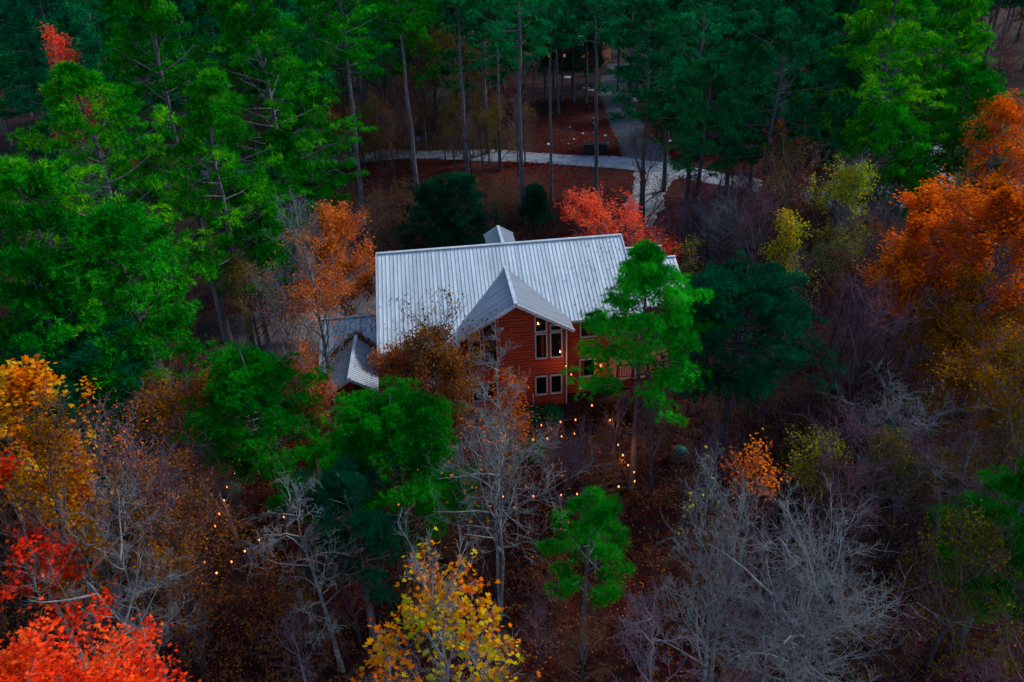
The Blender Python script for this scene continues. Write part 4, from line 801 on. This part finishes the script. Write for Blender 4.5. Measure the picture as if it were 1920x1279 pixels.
string([(747, 946), (774, 941), (850, 938), (943, 931), (1000, 930), (1052, 928), (1082, 926), (1109, 924), (1160, 912), (1190, 902), (1189, 885), (1178, 872), (1168, 853), (1159, 834), (1144, 787)], 2.8, 'long string of bulbs circling the wooden steps right of centre')
string([(1061, 686), (1071, 702), (1088, 727), (1110, 760), (1144, 787)], 3.2, 'string of bulbs dropping from the house wall beside the front gable')
string([(953, 799), (970, 796), (981, 799), (1015, 797), (1051, 791), (1079, 787), (1144, 787)], 2.4, 'string of bulbs stretched along the foot of the front wall')
string([(999, 824), (1026, 822), (1053, 818), (1077, 813)], 2.4, 'shortest string of bulbs just below the foot of the front wall')
# wooden steps and platform lit by bulbs
x, y, z = gnd(1150, 925); st = empty('wooden_steps', (x, y, z), RAD(12), 'reddish wooden steps beside the tall pine trunk below the house', 'steps')
M['cedar'] = surf('cedar', [(.03, .01, .005), (.075, .022, .009)], 3, .8, stretch=(.4, 4, 4))
for k in range(5): MB().box(-.8, .8, .32*k, .32*k+.28, .16*(k+1)-.05, .16*(k+1)).build('tread', M['cedar'], st)
for s in (-1, 1):
    MB().bar((s*.85, -.1, 0), (s*.85, 2, 1.02), .06, .25).build('stringer', M['cedar'], st)
    MB().bar((s*.85, 0, 0), (s*.85, 0, 1.1), .09).bar((s*.85, 1.9, .9), (s*.85, 1.9, 2.05), .09).bar((s*.85, 0, 1.05), (s*.85, 1.9, 2.0), .07).build('railing', M['cedar'], st)
# teal capped planter
M['teal'] = surf('teal', [(.01, .09, .08), (.02, .16, .14)], 3, .6); M['pale_stone'] = surf('pale_stone', [(.03, .045, .042), (.08, .1, .095)], 5, .9)
x, y, z = gnd(1274, 862); pl_ = empty('covered_planter', (x, y, z), 0, 'round teal topped drum on the slope right of the lights', 'planter')
MB().lathe([(.42, 0), (.5, .25), (.46, .5), (.4, .56)], n=20, jit=.06).build('drum', M['pale_stone'], pl_, True); MB().lathe([(.36, .55), (.33, .7), (.2, .8), (.05, .84)], n=20).build('cover', M['teal'], pl_, True)
x, y, z = gnd(432, 985); um = empty('patio_umbrella', (x, y, z), 0, 'dark teal folding umbrella shading the sitting place by the left lights', 'umbrella')
M['dark_teal'] = surf('dark_teal', [(.002, .015, .014), (.004, .03, .026)], 3, .8)
MB().bar((0, 0, 0), (0, 0, 2.3), .05).build('pole', M['bark_dark'], um)
cn = MB(); vs = [(0, 0, 2.45)]+[(1.0*math.cos(a*math.pi/4), 1.0*math.sin(a*math.pi/4), 2.0-.05*(a % 2)) for a in range(8)]+[(1.02*math.cos(a*math.pi/4), 1.02*math.sin(a*math.pi/4), 1.86) for a in range(8)]
cn.add(vs, [(0, i+1, (i+1) % 8+1) for i in range(8)]+[(i+1, i+9, (i+1) % 8+9, (i+1) % 8+1) for i in range(8)]).build('canopy', M['dark_teal'], um)
# wooden lounge chair beside it
x, y, z = gnd(458, 1000); ch = empty('garden_chair', (x, y, z), RAD(40), 'brown wooden garden chair beside the dark teal umbrella', 'chair')
MB().box(-.3, .3, -.3, .3, .36, .42).build('seat', M['cedar'], ch)
MB().slab([(-.3, .28, .4), (.3, .28, .4), (.3, .55, 1.05), (-.3, .55, 1.05)], .05).build('backrest', M['cedar'], ch)
for sx in (-1, 1):
    for yy in (-.26, .26): MB().box(sx*.27-.03, sx*.27+.03, yy-.03, yy+.03, 0, .38 if yy > 0 else .58).build('leg', M['cedar'], ch)
    MB().box(sx*.33-.05, sx*.33+.05, -.34, .36, .58, .62).build('armrest', M['cedar'], ch)
# black trash bin by the road
M['black_plastic'] = surf('black_plastic', [(.006, .006, .008), (.016, .016, .02)], 4, .6)
x, y, z = gnd(1116, 289); tb = empty('trash_bin', (x, y, z), RAD(-3), 'black wooden trash bin enclosure where the driveway meets the road', 'trash bin')
b_ = MB()
for k in range(13): b_.box(-1.35+.21*k, -1.35+.21*k+.17, -.5, -.46, .08, 1.25)
b_.box(-1.35, 1.36, .42, .46, .08, 1.25).box(-1.35, -1.3, -.45, .42, .08, 1.25).box(1.31, 1.36, -.45, .42, .08, 1.25)
b_.build('side_panel', M['black_plastic'], tb); MB().slab([(-1.4, -.52, 1.27), (0, -.52, 1.27), (0, .5, 1.42), (-1.4, .5, 1.42)], .04).build('lid', M['black_plastic'], tb); MB().slab([(.03, -.52, 1.27), (1.4, -.52, 1.27), (1.4, .5, 1.42), (.03, .5, 1.42)], .04).build('lid', M['black_plastic'], tb)
# blue sign
M['sign_blue'] = surf('sign_blue', [(.03, .12, .3), (.06, .2, .42)], 6, .6)
x, y, z = gnd(786, 283); sg = empty('road_sign', (x, y, z), 0, 'small blue sign on a post on the far side of the road', 'sign')
MB().bar((0, 0, 0), (0, 0, 1.9), .08).build('post', M['bark_dark'], sg); MB().box(-.4, .4, -.06, -.03, 1.35, 1.85).build('panel', M['sign_blue'], sg)
MB().box(-.27, .27, -.075, -.065, 1.56, 1.64).build('lettering', M['window_white'], sg)
# pale boulders and stepping stones along the driveway
M['boulder'] = surf('boulder', [(.2, .2, .22), (.4, .4, .42)], 2, .9); M['white_rock'] = surf('white_rock', [(.5, .52, .56), (.68, .7, .74)], 2, .8)
def rock(px, py, r, label, mat='boulder', group='pale rocks along the driveway', seed=0, flat=.5):
    x, y, z = gnd(px, py); rg = np.random.default_rng(seed+int(px*7+py)); bm_ = MB()
    prof = [(r*.7, -.1), (r, r*.15), (r*.95, r*.45*flat*2), (r*.6, r*.8*flat*2), (r*.15, r*.95*flat*2)]
    bm_.lathe(prof, n=9, jit=.16, seed=int(rg.integers(999))); o = bm_.build('rock', M[mat]); o.location = (x, y, z); o.rotation_euler[2] = rg.random()*6
    return tag(o, locate(label, x, y, .3) if group.startswith('grey') else label, 'rock', group)
rock(1190, 190, .6, 'white rock beside the upper driveway', 'white_rock'); rock(1254, 265, .4, 'white flat rock on the red ground right of the driveway', 'white_rock', flat=.25)
rock(1028, 272, .25, 'white rock at the left foot of the red bank near the road', 'white_rock')
for i, (px, py) in enumerate([(1105, 200), (1113, 222), (1114, 232), (1116, 242), (1114, 250), (1134, 256), (1140, 268), (1068, 240), (1092, 252), (1066, 270), (1075, 262)]):
    rock(px, py, .14+.06*(i % 3), 'small grey rock edging the red bank by the driveway', group='grey rocks edging the red bank')
for i, (px, py, r) in enumerate([(1066, 146, .9), (1088, 155, .6), (1098, 166, .6), (1108, 170, .7)]):
    x, y, z = gnd(px, py); o = MB().lathe([(r, -.1), (r, .1), (r*.9, .14)], n=9, jit=.12, seed=i).build('stepping_stone', M['boulder']); o.location = (x, y, z)
    tag(o, ['largest flat grey stepping stone, leftmost on the far red bank', 'small flat stepping stone second from the left on the red bank', 'small flat stepping stone third from the left on the red bank', 'rightmost flat grey stepping stone on the far red bank'][i], 'stone', 'stepping stones on the red bank')
# felled log in the brush
x, y, z = gnd(1712, 955); lg = MB(); lg.bar((-1.5, 1.2, .2), (1.5, -1.1, .25), .26); 
v, f = tubes([(np.array([[(-1.6, 1.4, .18), (-.5, .5, .22), (.6, -.4, .2), (1.6, -1.3, .24)]], float), np.array([[.15, .14, .13, .12]]))], [10])
o = link('fallen_log', npmesh('fallen_log', v, f, M['bark_warm'], True)); o.location = (x, y, z); tag(o, 'fallen log lying below the forked bare tree on the right', 'log')
# dark shrubs at the foot of the wall
def ball_shrub(px, py, r, label, seed, lm='pine_dark'):
    x, y, z = gnd(px, py); rg = np.random.default_rng(seed); n = 2600; u = nrm(rg.normal(size=(n, 3))); u[:, 2] = np.abs(u[:, 2])
    c = u*r*(.75+.3*rg.random((n, 1)))*np.array([1, 1, .85]); V, F = leaves(c, rg, .1, T_DIAMOND, .2)
    e = empty('shrub', (x, y, z), 0, label, 'shrub', 'dark shrubs at the foot of the house'); link('foliage', npmesh('foliage', V, F, M[lm]), e)
    P = grow(np.zeros((14, 3)), nrm(rg.normal(size=(14, 3))*.5+np.array([0, 0, 1])), np.full(14, r*.85), rg, 0, 4, .1); v, f = tubes([(P, taper(14, 4, np.full(14, .03)))], [4]); link('stem', npmesh('stem', v, f, M['bark_dark']), e)
ball_shrub(1000, 785, .8, 'left dark round shrub below the right windows of the gable wall', 1); ball_shrub(1030, 783, .85, 'right dark round shrub below the right windows of the gable wall', 2)
ball_shrub(1005, 850, .9, 'green round shrub a little below the front wall', 3, 'pine_mid'); ball_shrub(930, 800, .7, 'dark round shrub behind the tall silvery bare tree', 4)
ball_shrub(700, 790, .9, 'dark round shrub beside the porch posts', 5)
# far cabin on the hill with warm windows
x, y, z = gnd(1085, 105); y = 128; x = x*128/max(y, 1) if False else x
cx_, cy_, cz_ = gnd(1080, 118); hc = empty('hill_cabin', (cx_, cy_, cz_), RAD(-20), 'distant dark cabin with a pale metal roof and lit windows at the top centre', 'house')
MB().box(-6, 6, -4, 4, -1, 4.2).add([(-6, -4, 4.2), (-6, 4, 4.2), (-6, 0, 7.4), (6, -4, 4.2), (6, 4, 4.2), (6, 0, 7.4)], [(0, 2, 1), (3, 4, 5)]).build('wall', M['log_dark'], hc)
MB().slab([(-6.6, -4.7, 3.9), (6.6, -4.7, 3.9), (6.6, 0, 7.66), (-6.6, 0, 7.66)], .15).slab([(-6.6, 4.7, 3.9), (6.6, 4.7, 3.9), (6.6, 0, 7.66), (-6.6, 0, 7.66)], .15).build('roof', M['roof_main'], hc)
M['lit'] = emis('lit', (1, .45, .06), .5)
for u in (-4.2, -1.2, 2.4):
    u = u+.0
    f_ = MB().bar((u-.3, -4.03, 1.5), (u+.3, -4.03, 1.5), .1).bar((u-.3, -4.03, 2.2), (u+.3, -4.03, 2.2), .1).bar((u-.3, -4.03, 1.5), (u-.3, -4.03, 2.2), .1, up=(1, 0, 0)).bar((u+.3, -4.03, 1.5), (u+.3, -4.03, 2.2), .1, up=(1, 0, 0)).build('window', M['window_white'], hc)
    MB().box(u-.26, u+.26, -4.04, -4.02, 1.55, 2.15).build('pane', M['lit'], f_)
